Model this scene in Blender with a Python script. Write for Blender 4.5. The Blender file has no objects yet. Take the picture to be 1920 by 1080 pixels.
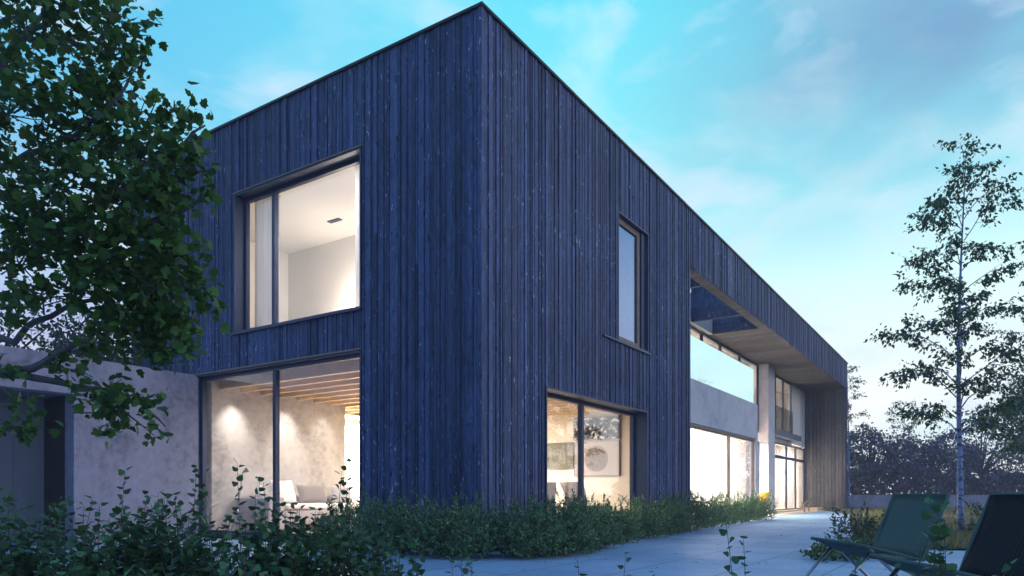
import bpy, bmesh, math, random
import numpy as np
from mathutils import Vector, Matrix

R = random.Random(7)
S = bpy.context.scene
COL = S.collection
rad = math.radians

# ------------------------------------------------------------------ camera
CAM = Vector((-7.119, -5.187, 0.72))
FWD = Vector((0.8335, 0.5525, 0.0))
RGT = Vector((0.5525, -0.8335, 0.0))
FOC = 1329.0
cd = bpy.data.cameras.new('camera')
cam = bpy.data.objects.new('camera', cd)
COL.objects.link(cam)
cam.location = CAM
cam.rotation_euler = (rad(90), 0, math.atan2(-0.8335, 0.5525))
cd.sensor_width = 36.0
cd.lens = 36.0 * FOC / 1920.0
cd.shift_y = 388.0 / 1920.0
cd.clip_end = 3000.0
cd.clip_start = 0.05
S.camera = cam


def cp(x, d, z=0.0):
    """x metres to the right of, d metres ahead of the standpoint, height z"""
    p = CAM + RGT * x + FWD * d
    return Vector((p.x, p.y, z))


def at(px, py, d):
    return cp((px - 960.0) / FOC * d, d, 0.72 + (928.0 - py) / FOC * d)


# ------------------------------------------------------------------ exposure
S.view_settings.view_transform = 'Standard'
S.view_settings.look = 'None'
S.view_settings.exposure = 0.20
S.view_settings.gamma = 1.0
S.view_settings.use_curve_mapping = False

# ------------------------------------------------------------------ sky
W = bpy.data.worlds.new('World')
S.world = W
W.use_nodes = True
wn, wl = W.node_tree.nodes, W.node_tree.links
wn.clear()


def wnode(t, **k):
    n = wn.new(t)
    for a, v in k.items():
        setattr(n, a, v)
    return n


def wmath(op, a, b=None, clamp=False):
    n = wnode('ShaderNodeMath', operation=op, use_clamp=clamp)
    for i, v in enumerate((a, b)):
        if v is None:
            continue
        if isinstance(v, (int, float)):
            n.inputs[i].default_value = v
        else:
            wl.new(v, n.inputs[i])
    return n.outputs[0]


def wmix(f, a, b, mode='MIX'):
    n = wnode('ShaderNodeMixRGB', blend_type=mode)
    for i, v in enumerate((f, a, b)):
        if isinstance(v, (int, float)):
            n.inputs[i].default_value = v
        elif isinstance(v, tuple):
            n.inputs[i].default_value = v + (1.0,)
        else:
            wl.new(v, n.inputs[i])
    return n.outputs[0]


def wramp(f, stops, interp='LINEAR'):
    n = wnode('ShaderNodeValToRGB')
    r = n.color_ramp
    r.interpolation = interp
    while len(r.elements) < len(stops):
        r.elements.new(0.5)
    for e, (p, c) in zip(r.elements, stops):
        e.position = p
        e.color = (c if isinstance(c, tuple) else (c, c, c)) + (1.0,)
    wl.new(f, n.inputs[0])
    return n.outputs[0]


tc = wnode('ShaderNodeTexCoord')
sep = wnode('ShaderNodeSeparateXYZ')
wl.new(tc.outputs['Generated'], sep.inputs[0])
DX, DY, DZ = sep.outputs
zc = wmath('MAXIMUM', DZ, 0.0)
base = wramp(zc, [(0.0, (0.98, 0.94, 0.93)), (0.12, (0.92, 0.95, 0.93)), (0.25, (0.68, 0.93, 0.93)), (0.38, (0.31, 0.80, 0.87)),
                  (0.57, (0.13, 0.68, 0.84)), (0.68, (0.07, 0.50, 1.05)), (0.85, (0.05, 0.35, 1.20)), (1.0, (0.05, 0.34, 1.25))])
# darker blue away to the -x side, lavender on the -y side
westf = wramp(wmath('MULTIPLY', DX, -1.0), [(0.0, 0.0), (0.85, 0.9)])
col = wmix(westf, base, (0.028, 0.155, 0.68))
southf = wmath('MULTIPLY', wramp(wmath('SUBTRACT', wmath('MULTIPLY', wmath('ABSOLUTE', DX), -0.35), DY), [(0.05, 0.0), (0.80, 0.9)]), wramp(zc, [(0.25, 1.0), (0.8, 0.0)]))
col = wmix(southf, col, (0.46, 0.45, 0.88))
northf = wramp(wmath('ADD', wmath('MULTIPLY', DY, 0.9), wmath('MULTIPLY', DX, -0.55)), [(0.05, 0.0), (0.60, 0.85)])
col = wmix(northf, col, wramp(zc, [(0.18, (0.36, 0.36, 0.66)), (0.42, (0.075, 0.40, 0.72))]))
# clouds drawn on a flat layer overhead
inv = wmath('DIVIDE', 1.0, wmath('ADD', zc, 0.30))
comb = wnode('ShaderNodeCombineXYZ')
wl.new(wmath('MULTIPLY', DX, inv), comb.inputs[0])
wl.new(wmath('MULTIPLY', DY, inv), comb.inputs[1])


def cloudnoise(scale, off, detail=7.0, rough=0.55, dist=0.6, stretch=(1, 1, 1)):
    mp = wnode('ShaderNodeMapping')
    mp.inputs['Location'].default_value = off
    mp.inputs['Scale'].default_value = stretch
    wl.new(comb.outputs[0], mp.inputs[0])
    nz = wnode('ShaderNodeTexNoise')
    nz.inputs['Scale'].default_value = scale
    nz.inputs['Detail'].default_value = detail
    nz.inputs['Roughness'].default_value = rough
    nz.inputs['Distortion'].default_value = dist
    wl.new(mp.outputs[0], nz.inputs['Vector'])
    return nz.outputs['Fac']


def cloud3(scale, off, zs=1.9, detail=6.0, rough=0.54, dist=0.3):
    mp = wnode('ShaderNodeMapping')
    mp.inputs['Location'].default_value = off
    mp.inputs['Scale'].default_value = (1, 1, zs)
    wl.new(tc.outputs['Generated'], mp.inputs[0])
    nz = wnode('ShaderNodeTexNoise')
    for k_, v_ in (('Scale', scale), ('Detail', detail), ('Roughness', rough), ('Distortion', dist)):
        nz.inputs[k_].default_value = v_
    wl.new(mp.outputs[0], nz.inputs['Vector'])
    return nz.outputs['Fac']


c1 = wramp(cloud3(3.4, (1.3, 0.4, 0.2)), [(0.44, 0.0), (0.62, 0.8)])
c1 = wmath('MULTIPLY', c1, wramp(wmath('SUBTRACT', DX, wmath('MULTIPLY', DY, 0.75)), [(-0.2, 0.35), (0.55, 1.0)]))
col = wmix(c1, col, (0.70, 0.90, 0.93))
# the grey-blue bank spreads on the +x side, high up
bank = wramp(wmath('SUBTRACT', DX, wmath('MULTIPLY', DY, 0.75)), [(0.50, 0.0), (0.88, 1.0)])
bankz = wramp(zc, [(0.27, 0.0), (0.48, 1.0)])
c2 = wramp(cloud3(2.3, (4.4, 5.2, 1.0)), [(0.38, 0.45), (0.58, 1.0)])
bk = wmath('MULTIPLY', wmath('MULTIPLY', bank, bankz), c2)
col = wmix(wmath('MULTIPLY', bk, 0.95), col, (0.16, 0.25, 0.46))
c3 = wramp(cloud3(5.2, (7.7, 2.2, 3.0), 2.8), [(0.51, 0.0), (0.68, 0.6)])
col = wmix(c3, col, (0.66, 0.76, 0.88))
# physically based dusk sky laid in underneath
nish = wnode('ShaderNodeTexSky', sky_type='NISHITA')
nish.sun_disc = False
nish.sun_elevation = rad(12)
nish.sun_rotation = rad(152)
nish.altitude = 100
col = wmix(0.02, col, nish.outputs[0], 'ADD')
gnd = wramp(DZ, [(0.0, 1.0), (0.02, 0.0)])
gm = wramp(wmath('MULTIPLY', DZ, -1.0), [(0.0, 0.0), (0.03, 1.0)])
col = wmix(gm, col, (0.05, 0.07, 0.10))
bg = wnode('ShaderNodeBackground')
wl.new(col, bg.inputs['Color'])
bg.inputs['Strength'].default_value = 1.0
wo = wnode('ShaderNodeOutputWorld')
wl.new(bg.outputs[0], wo.inputs['Surface'])

# ------------------------------------------------------------------ weak after-glow sun
sd = bpy.data.lights.new('sun', 'SUN')
sd.energy = 0.35
sd.angle = rad(18)
sd.color = (1.0, 0.88, 0.92)
sun = bpy.data.objects.new('sun', sd)
COL.objects.link(sun)
sun.rotation_euler = (rad(78), 0, rad(28))

# ------------------------------------------------------------------ materials
def mat(name):
    m = bpy.data.materials.new(name)
    m.use_nodes = True
    m.node_tree.nodes.clear()
    return m


class NB:
    def __init__(self, m):
        self.t = m.node_tree
        self.n, self.l = self.t.nodes, self.t.links

    def new(self, t, ins=None, **k):
        n = self.n.new(t)
        for a, v in k.items():
            setattr(n, a, v)
        for key, v in (ins or {}).items():
            self.set(n.inputs[key], v)
        return n

    def set(self, sock, v):
        if hasattr(v, 'is_linked') or hasattr(v, 'node'):
            self.l.new(v, sock)
        elif isinstance(v, tuple) and len(v) == 3 and sock.type == 'RGBA':
            sock.default_value = v + (1.0,)
        else:
            sock.default_value = v

    def math(self, op, a, b=0.0, clamp=False):
        n = self.new('ShaderNodeMath', operation=op, use_clamp=clamp)
        self.set(n.inputs[0], a)
        self.set(n.inputs[1], b)
        return n.outputs[0]

    def mix(self, f, a, b, mode='MIX'):
        n = self.new('ShaderNodeMixRGB', blend_type=mode)
        self.set(n.inputs[0], f)
        self.set(n.inputs[1], a)
        self.set(n.inputs[2], b)
        return n.outputs[0]

    def ramp(self, f, stops, interp='LINEAR'):
        n = self.new('ShaderNodeValToRGB')
        r = n.color_ramp
        r.interpolation = interp
        while len(r.elements) < len(stops):
            r.elements.new(0.5)
        for e, (p, c) in zip(r.elements, stops):
            e.position = p
            e.color = (c if isinstance(c, tuple) else (c, c, c)) + (1.0,)
        self.set(n.inputs[0], f)
        return n.outputs[0]

    def coord(self, scale=(1, 1, 1), loc=(0, 0, 0), out='Object', rot=(0, 0, 0)):
        t = self.new('ShaderNodeTexCoord')
        m = self.new('ShaderNodeMapping')
        m.inputs['Scale'].default_value = scale
        m.inputs['Location'].default_value = loc
        m.inputs['Rotation'].default_value = rot
        self.l.new(t.outputs[out], m.inputs[0])
        return m.outputs[0]

    def noise(self, vec, scale, detail=4.0, rough=0.55, dist=0.0):
        n = self.new('ShaderNodeTexNoise')
        self.set(n.inputs['Vector'], vec)
        n.inputs['Scale'].default_value = scale
        n.inputs['Detail'].default_value = detail
        n.inputs['Roughness'].default_value = rough
        n.inputs['Distortion'].default_value = dist
        return n.outputs['Fac']

    def bump(self, h, strength=0.3, dist=0.01):
        n = self.new('ShaderNodeBump')
        n.inputs['Strength'].default_value = strength
        n.inputs['Distance'].default_value = dist
        self.set(n.inputs['Height'], h)
        return n.outputs[0]

    def out(self, s):
        o = self.new('ShaderNodeOutputMaterial')
        self.l.new(s, o.inputs['Surface'])

    def principled(self, color, rough=0.6, spec=0.4, metal=0.0, normal=None, **k):
        p = self.new('ShaderNodeBsdfPrincipled')
        self.set(p.inputs['Base Color'], color)
        self.set(p.inputs['Roughness'], rough)
        self.set(p.inputs['Specular IOR Level'], spec)
        p.inputs['Metallic'].default_value = metal
        if normal is not None:
            self.l.new(normal, p.inputs['Normal'])
        return p.outputs[0]


def plain(name, color, rough=0.6, spec=0.4, metal=0.0, var=0.12, scale=6.0, bump=0.0):
    m = mat(name)
    b = NB(m)
    v = b.coord()
    n = b.noise(v, scale, 5.0)
    lo = tuple(c * (1 - var) for c in color)
    hi = tuple(min(1.0, c * (1 + var)) for c in color)
    c = b.ramp(n, [(0.3, lo), (0.7, hi)])
    nm = b.bump(b.noise(v, scale * 12, 4.0), bump, 0.004) if bump else None
    b.out(b.principled(c, rough, spec, metal, nm))
    return m


def timber(name, dark, light, speck=(0.25, 0.28, 0.38), rough=0.62):
    """vertical sawn boards, every board its own tone"""
    m = mat(name)
    b = NB(m)
    geo = b.new('ShaderNodeNewGeometry')
    rnd = geo.outputs['Random Per Island']
    shift = b.new('ShaderNodeCombineXYZ')
    b.set(shift.inputs[2], b.math('MULTIPLY', rnd, 57.0))
    b.set(shift.inputs[0], b.math('MULTIPLY', rnd, 13.0))
    tcn = b.new('ShaderNodeTexCoord')
    add = b.new('ShaderNodeVectorMath', operation='ADD')
    b.set(add.inputs[0], tcn.outputs['Object'])
    b.set(add.inputs[1], shift.outputs[0])

    def mp(sc):
        n = b.new('ShaderNodeMapping')
        n.inputs['Scale'].default_value = sc
        b.set(n.inputs[0], add.outputs[0])
        return n.outputs[0]
    grain = b.noise(mp((60, 60, 2.2)), 1.0, 6.0, 0.65, 0.5)
    blotch = b.noise(mp((17, 17, 3.2)), 1.0, 5.0, 0.68, 0.8)
    broad = b.noise(mp((5, 5, 0.35)), 1.0, 3.0)
    knots = b.noise(mp((20, 20, 7.0)), 1.0, 2.0, 0.5, 0.3)
    scuff = b.noise(mp((26, 26, 9.0)), 1.0, 3.0, 0.6, 0.6)
    wash = b.noise(tcn.outputs['Object'], 0.55, 4.0)
    tone = b.math('ADD', b.math('MULTIPLY', grain, 0.35), b.math('MULTIPLY', rnd, 0.34))
    tone = b.math('ADD', tone, b.math('MULTIPLY', b.math('SUBTRACT', blotch, 0.38), 1.15))
    tone = b.math('ADD', tone, b.math('MULTIPLY', b.math('SUBTRACT', broad, 0.5), 0.5))
    tone = b.math('ADD', tone, b.math('MULTIPLY', b.math('SUBTRACT', wash, 0.5), 0.35))
    c = b.ramp(tone, [(0.22, dark), (0.55, tuple(x * 0.42 + y * 0.3 for x, y in zip(light, dark))), (1.0, light)])
    c = b.mix(b.ramp(knots, [(0.64, 0.0), (0.69, 0.9)]), c, tuple(x * 0.3 for x in dark))
    scuff = b.math('ADD', scuff, b.math('MULTIPLY', b.math('SUBTRACT', wash, 0.5), 0.22))
    c = b.mix(b.ramp(scuff, [(0.66, 0.0), (0.73, 0.9)]), c, speck)
    nm = b.bump(grain, 0.5, 0.006)
    rg = b.math('ADD', b.math('MULTIPLY', grain, 0.25), rough - 0.12)
    b.out(b.principled(c, rg, 0.35, 0.0, nm))
    return m


def concrete(name, color, var=0.16, pores=True, rough=0.75):
    m = mat(name)
    b = NB(m)
    v = b.coord()
    n1 = b.noise(v, 1.4, 8.0, 0.62, 0.3)
    n2 = b.noise(v, 9.0, 6.0, 0.6)
    n3 = b.noise(v, 34.0, 3.0, 0.6)
    t = b.math('ADD', b.math('MULTIPLY', n1, 0.62), b.math('MULTIPLY', n2, 0.38))
    c = b.ramp(t, [(0.33, tuple(x * (1 - var * 1.9) for x in color)), (0.5, color), (0.68, tuple(min(1, x * (1 + var)) for x in color))])
    if pores:
        c = b.mix(b.ramp(n3, [(0.66, 0.0), (0.73, 0.55)]), c, tuple(x * 0.42 for x in color))
    nm = b.bump(b.math('ADD', n2, b.math('MULTIPLY', n3, 0.5)), 0.25, 0.008)
    b.out(b.principled(c, rough, 0.3, 0.0, nm))
    return m


def leafmat(name, lo, hi, trans=0.25, rough=0.5):
    m = mat(name)
    b = NB(m)
    geo = b.new('ShaderNodeNewGeometry')
    r = geo.outputs['Random Per Island']
    c = b.ramp(r, [(0.0, lo), (0.75, hi), (1.0, tuple(min(1, x * 1.5) for x in hi))])
    p = b.principled(c, rough, 0.35)
    tr = b.new('ShaderNodeBsdfTranslucent')
    b.set(tr.inputs['Color'], b.mix(0.5, c, (0.10, 0.20, 0.02)))
    mx = b.new('ShaderNodeMixShader')
    mx.inputs[0].default_value = trans
    b.l.new(p, mx.inputs[1])
    b.l.new(tr.outputs[0], mx.inputs[2])
    b.out(mx.outputs[0])
    return m


def glassmat(name, tint=(0.97, 0.98, 0.98), base=0.03, gain=0.9, power=3.2, rough=0.0):
    m = mat(name)
    b = NB(m)
    lw = b.new('ShaderNodeLayerWeight')
    lw.inputs['Blend'].default_value = 0.5
    f = b.math('ADD', b.math('MULTIPLY', b.math('POWER', lw.outputs['Facing'], power), gain), base, True)
    tr = b.new('ShaderNodeBsdfTransparent')
    b.set(tr.inputs['Color'], tint)
    gl = b.new('ShaderNodeBsdfGlossy')
    gl.inputs['Roughness'].default_value = rough
    mx = b.new('ShaderNodeMixShader')
    b.set(mx.inputs[0], f)
    b.l.new(tr.outputs[0], mx.inputs[1])
    b.l.new(gl.outputs[0], mx.inputs[2])
    b.out(mx.outputs[0])
    return m


def emission(name, color, strength):
    m = mat(name)
    b = NB(m)
    e = b.new('ShaderNodeEmission')
    b.set(e.inputs['Color'], color)
    e.inputs['Strength'].default_value = strength
    b.out(e.outputs[0])
    return m


def sheer(name, color, through=0.35):
    """woven sheer: part of the light goes straight through, the rest scatters"""
    m = mat(name)
    b = NB(m)
    v = b.coord((1, 1, 1))
    c = b.ramp(b.noise(v, 30.0, 3.0), [(0.3, tuple(x * 0.93 for x in color)), (0.7, color)])
    d = b.principled(c, 0.9, 0.1)
    t = b.new('ShaderNodeBsdfTranslucent')
    b.set(t.inputs['Color'], c)
    m1 = b.new('ShaderNodeMixShader')
    m1.inputs[0].default_value = 0.5
    b.l.new(d, m1.inputs[1])
    b.l.new(t.outputs[0], m1.inputs[2])
    tr = b.new('ShaderNodeBsdfTransparent')
    m2 = b.new('ShaderNodeMixShader')
    m2.inputs[0].default_value = through
    b.l.new(m1.outputs[0], m2.inputs[1])
    b.l.new(tr.outputs[0], m2.inputs[2])
    b.out(m2.outputs[0])
    return m


M = {}
M['clad'] = timber('dark stained timber', (0.007, 0.018, 0.054), (0.100, 0.155, 0.350), (0.56, 0.60, 0.72))
M['soffit'] = timber('weathered soffit boards', (0.050, 0.050, 0.053), (0.20, 0.192, 0.195), (0.42, 0.40, 0.38))
M['pine'] = plain('pale pine joists', (0.62, 0.48, 0.31), 0.55, 0.3, 0, 0.15, 4.0)
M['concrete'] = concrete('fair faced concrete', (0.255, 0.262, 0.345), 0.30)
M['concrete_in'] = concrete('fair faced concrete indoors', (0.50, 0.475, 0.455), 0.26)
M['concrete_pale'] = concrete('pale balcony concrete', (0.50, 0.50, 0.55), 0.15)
M['plaster'] = plain('white plaster', (0.78, 0.75, 0.72), 0.85, 0.2, 0, 0.03, 2.0)
M['warmwall'] = plain('cream painted wall', (0.76, 0.68, 0.58), 0.85, 0.2, 0, 0.03, 2.0)
M['frame'] = plain('dark anodised frame', (0.030, 0.048, 0.100), 0.42, 0.5, 0.2, 0.1, 8.0)
M['coping'] = plain('black metal coping', (0.012, 0.014, 0.022), 0.4, 0.5, 0.4, 0.1, 8.0)
M['oakframe'] = plain('brown timber frame', (0.22, 0.17, 0.14), 0.55, 0.3, 0, 0.15, 9.0)
M['floor'] = plain('pale oak floor', (0.48, 0.38, 0.28), 0.45, 0.4, 0, 0.12, 3.0)
M['glass'] = glassmat('window glass', base=0.04, power=3.0)
M['mirror_glass'] = glassmat('coated window glass', (0.6, 0.66, 0.8), 0.16, 0.62, 1.6)
for n_ in M['mirror_glass'].node_tree.nodes:
    if n_.type == 'BSDF_GLOSSY':
        n_.inputs['Color'].default_value = (0.62, 0.66, 0.95, 1)
M['rail_glass'] = glassmat('milky railing glass', (0.80, 0.97, 0.98), 0.62, 0.4, 1.5, 0.05)
for n_ in M['rail_glass'].node_tree.nodes:
    if n_.type == 'BSDF_GLOSSY':
        n_.inputs['Color'].default_value = (0.80, 1.0, 1.0, 1)
M['curtain'] = sheer('white sheer curtain', (0.82, 0.81, 0.82), 0.25)
M['curtain_warm'] = sheer('cream curtain', (0.80, 0.74, 0.66), 0.12)
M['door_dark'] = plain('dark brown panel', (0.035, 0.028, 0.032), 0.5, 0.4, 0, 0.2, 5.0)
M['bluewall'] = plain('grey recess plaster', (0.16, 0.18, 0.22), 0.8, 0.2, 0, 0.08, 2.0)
M['steel'] = plain('brushed steel', (0.30, 0.32, 0.36), 0.35, 0.5, 0.9, 0.05, 20.0)
M['sofa'] = plain('grey sofa fabric', (0.38, 0.36, 0.38), 0.95, 0.1, 0, 0.08, 20.0, 0.2)
M['white_fabric'] = plain('white fabric', (0.75, 0.72, 0.70), 0.95, 0.1, 0, 0.05, 20.0, 0.2)
M['black'] = plain('black metal', (0.02, 0.02, 0.022), 0.4, 0.5, 0.3, 0.1, 10.0)
M['grille'] = plain('dark ceiling grille', (0.06, 0.05, 0.05), 0.6, 0.3, 0, 0.3, 60.0)
M['yellow'] = plain('yellow shell', (0.75, 0.46, 0.06), 0.5, 0.4, 0, 0.08, 8.0)
M['chair_back'] = plain('taupe upholstery', (0.24, 0.20, 0.18), 0.9, 0.2, 0, 0.12, 15.0, 0.2)
M['lamp_glow'] = emission('lamp glow', (1.0, 0.86, 0.66), 9.0)
M['shade_glow'] = emission('lit lamp shade', (1.0, 0.90, 0.78), 3.0)
M['bark'] = concrete('grey bark', (0.085, 0.08, 0.085), 0.35, True, 0.9)
M['leaf'] = leafmat('broad leaf green', (0.010, 0.034, 0.006), (0.050, 0.130, 0.020), 0.3)
M['leaf_shrub'] = leafmat('ivy green', (0.012, 0.044, 0.018), (0.045, 0.135, 0.052), 0.25)
M['leaf_hedge'] = leafmat('fine hedge green', (0.040, 0.095, 0.045), (0.125, 0.225, 0.105), 0.2)
M['leaf_birch'] = leafmat('birch leaf', (0.012, 0.040, 0.024), (0.035, 0.090, 0.042), 0.25)
M['leaf_purple'] = leafmat('purple beech leaf', (0.040, 0.024, 0.062), (0.115, 0.072, 0.150), 0.15)
M['leaf_far'] = leafmat('far green leaf', (0.020, 0.045, 0.030), (0.050, 0.085, 0.055), 0.2)
M['dry'] = leafmat('dry grass', (0.09, 0.10, 0.03), (0.22, 0.20, 0.07), 0.2)


def bark_birch():
    m = mat('birch bark')
    b = NB(m)
    v = b.coord((9, 9, 22))
    n = b.noise(v, 1.0, 4.0, 0.6, 0.2)
    v2 = b.coord((3, 3, 5))
    n2 = b.noise(v2, 1.0, 3.0)
    c = b.mix(b.ramp(n, [(0.52, 0.0), (0.60, 0.9)]), (0.24, 0.30, 0.50), (0.03, 0.03, 0.04))
    c = b.mix(b.ramp(n2, [(0.45, 0.0), (0.7, 0.4)]), c, (0.12, 0.13, 0.17))
    b.out(b.principled(c, 0.8, 0.25, 0, b.bump(n, 0.3, 0.005)))
    return m


M['birch'] = bark_birch()


def paving():
    m = mat('stone paving')
    b = NB(m)
    v = b.coord((1, 1, 1))
    br = b.new('ShaderNodeTexBrick')
    b.set(br.inputs['Vector'], v)
    br.offset = 0.5
    for k, val in (('Scale', 1.0), ('Mortar Size', 0.011), ('Mortar Smooth', 0.3), ('Bias', 0.0), ('Brick Width', 1.2), ('Row Height', 0.8)):
        br.inputs[k].default_value = val
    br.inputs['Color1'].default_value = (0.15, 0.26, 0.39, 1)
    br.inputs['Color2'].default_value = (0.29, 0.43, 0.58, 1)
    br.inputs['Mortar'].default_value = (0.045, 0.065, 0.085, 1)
    n = b.noise(v, 0.7, 5.0, 0.6, 0.4)
    n2 = b.noise(v, 14.0, 6.0, 0.65)
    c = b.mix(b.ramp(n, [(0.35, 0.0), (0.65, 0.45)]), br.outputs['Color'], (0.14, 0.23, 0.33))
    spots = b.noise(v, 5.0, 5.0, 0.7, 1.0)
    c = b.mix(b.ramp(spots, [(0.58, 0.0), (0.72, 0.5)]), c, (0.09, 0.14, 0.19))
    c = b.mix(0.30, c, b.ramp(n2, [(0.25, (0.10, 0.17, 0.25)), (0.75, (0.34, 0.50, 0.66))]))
    h = b.math('ADD', b.math('MULTIPLY', n2, 0.3), b.math('MULTIPLY', br.outputs['Fac'], -1.0))
    b.out(b.principled(c, b.ramp(n, [(0.3, 0.42), (0.7, 0.62)]), 0.4, 0, b.bump(h, 0.5, 0.008)))
    return m


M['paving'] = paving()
M['soil'] = concrete('dark soil', (0.045, 0.042, 0.036), 0.35, True, 0.95)
M['lawn'] = concrete('rough lawn', (0.060, 0.075, 0.035), 0.4, True, 0.95)


# ------------------------------------------------------------------ mesh helpers
class MB:
    def __init__(self):
        self.v, self.f, self.m = [], [], []

    def box(self, x0, x1, y0, y1, z0, z1, mi=0):
        x0, x1 = min(x0, x1), max(x0, x1)
        y0, y1 = min(y0, y1), max(y0, y1)
        z0, z1 = min(z0, z1), max(z0, z1)
        i = len(self.v)
        self.v += [(x0, y0, z0), (x1, y0, z0), (x1, y1, z0), (x0, y1, z0), (x0, y0, z1), (x1, y0, z1), (x1, y1, z1), (x0, y1, z1)]
        self.f += [(i, i + 3, i + 2, i + 1), (i + 4, i + 5, i + 6, i + 7), (i, i + 1, i + 5, i + 4), (i + 1, i + 2, i + 6, i + 5),
                   (i + 2, i + 3, i + 7, i + 6), (i + 3, i, i + 4, i + 7)]
        self.m += [mi] * 6
        return self

    def tube(self, pts, rads, n=8, cap=True, mi=0):
        pts = [Vector(p) for p in pts]
        if not hasattr(rads, '__len__'):
            rads = [rads] * len(pts)
        i0 = len(self.v)
        up = Vector((0.31, 0.17, 0.93))
        for k, p in enumerate(pts):
            d = (pts[min(k + 1, len(pts) - 1)] - pts[max(k - 1, 0)])
            if d.length < 1e-9:
                d = Vector((0, 0, 1))
            d.normalize()
            a = d.cross(up)
            if a.length < 1e-3:
                a = d.cross(Vector((1, 0, 0)))
            a.normalize()
            c = d.cross(a)
            for j in range(n):
                t = 2 * math.pi * j / n
                q = p + (a * math.cos(t) + c * math.sin(t)) * rads[k]
                self.v.append(tuple(q))
        for k in range(len(pts) - 1):
            for j in range(n):
                a0 = i0 + k * n + j
                a1 = i0 + k * n + (j + 1) % n
                self.f.append((a0, a1, a1 + n, a0 + n))
                self.m.append(mi)
        if cap:
            self.f.append(tuple(i0 + j for j in range(n))[::-1])
            e = i0 + (len(pts) - 1) * n
            self.f.append(tuple(e + j for j in range(n)))
            self.m += [mi, mi]
        return self

    def lathe(self, prof, c=(0, 0, 0), n=20, mi=0):
        i0 = len(self.v)
        for r, z in prof:
            for j in range(n):
                t = 2 * math.pi * j / n
                self.v.append((c[0] + r * math.cos(t), c[1] + r * math.sin(t), c[2] + z))
        for k in range(len(prof) - 1):
            for j in range(n):
                a0 = i0 + k * n + j
                a1 = i0 + k * n + (j + 1) % n
                self.f.append((a0, a1, a1 + n, a0 + n))
                self.m.append(mi)
        self.f.append(tuple(i0 + j for j in range(n))[::-1])
        e = i0 + (len(prof) - 1) * n
        self.f.append(tuple(e + j for j in range(n)))
        self.m += [mi, mi]
        return self

    def build(self, name, mats, parent=None, smooth=False, bevel=0.0, loc=None, rz=None, segs=2):
        me = bpy.data.meshes.new(name)
        me.from_pydata(self.v, [], self.f)
        for m in (mats if isinstance(mats, (list, tuple)) else [mats]):
            me.materials.append(m)
        if any(self.m):
            me.polygons.foreach_set('material_index', self.m)
        if bevel:
            bm = bmesh.new()
            bm.from_mesh(me)
            bmesh.ops.bevel(bm, geom=bm.edges[:], offset=bevel, segments=segs, affect='EDGES', profile=0.6, clamp_overlap=True)
            bm.to_mesh(me)
            bm.free()
        if smooth:
            me.polygons.foreach_set('use_smooth', [True] * len(me.polygons))
        me.update()
        o = bpy.data.objects.new(name, me)
        COL.objects.link(o)
        if parent is not None:
            o.parent = parent
        if loc is not None:
            o.location = loc
        if rz is not None:
            o.rotation_euler = (0, 0, rz)
        return o


def tag(o, label=None, cat=None, group=None, kind=None):
    for k, v in (('label', label), ('category', cat), ('group', group), ('kind', kind)):
        if v:
            o[k] = v
    return o


def thing(name, label, cat, loc=(0, 0, 0), rz=0.0, group=None):
    o = bpy.data.objects.new(name, None)
    o.empty_display_size = 0.1
    COL.objects.link(o)
    o.location = loc
    o.rotation_euler = (0, 0, rz)
    return tag(o, label, cat, group)


def lamp(name, kind, loc, energy, color=(1.0, 0.91, 0.84), parent=None, size=0.1, rot=(0, 0, 0), **k):
    d = bpy.data.lights.new(name, kind)
    d.energy = energy
    d.color = color
    if kind == 'AREA':
        d.shape = 'RECTANGLE'
        d.size = size
        d.size_y = k.pop('size_y', size)
    else:
        d.shadow_soft_size = size
    for a, v in k.items():
        setattr(d, a, v)
    o = bpy.data.objects.new(name, d)
    COL.objects.link(o)
    o.location = loc
    o.rotation_euler = rot
    if parent is not None:
        o.parent = parent
    return o


# leaf shapes: outline points (x across, y along, z lift)
def fan(outline, fold=0.18):
    vs = [(0.0, 0.42, 0.0)]
    for x, y in outline:
        vs.append((x, y, abs(x) * fold - (y - 0.4) ** 2 * 0.12))
    n = len(outline)
    fs = [(0, 1 + i, 1 + (i + 1) % n) for i in range(n)]
    return np.array(vs), fs


LOBED = fan([(0, 0), (0.22, 0.05), (0.46, 0.12), (0.40, 0.34), (0.55, 0.55), (0.30, 0.62), (0.22, 0.84), (0, 1.0),
             (-0.22, 0.84), (-0.30, 0.62), (-0.55, 0.55), (-0.40, 0.34), (-0.46, 0.12), (-0.22, 0.05)])
IVY = fan([(0, 0), (0.30, 0.04), (0.48, 0.28), (0.34, 0.52), (0.20, 0.80), (0, 1.0), (-0.20, 0.80), (-0.34, 0.52), (-0.48, 0.28), (-0.30, 0.04)])
OVAL = (np.array([(0, 0, 0), (0.27, 0.38, 0.07), (0, 1, -0.06), (-0.27, 0.38, 0.07)], float), [(0, 1, 2), (0, 2, 3)])
NEEDLE = (np.array([(0, 0, 0), (0.15, 0.45, 0.03), (0, 1, 0), (-0.15, 0.45, 0.03)], float), [(0, 1, 2), (0, 2, 3)])


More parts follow.
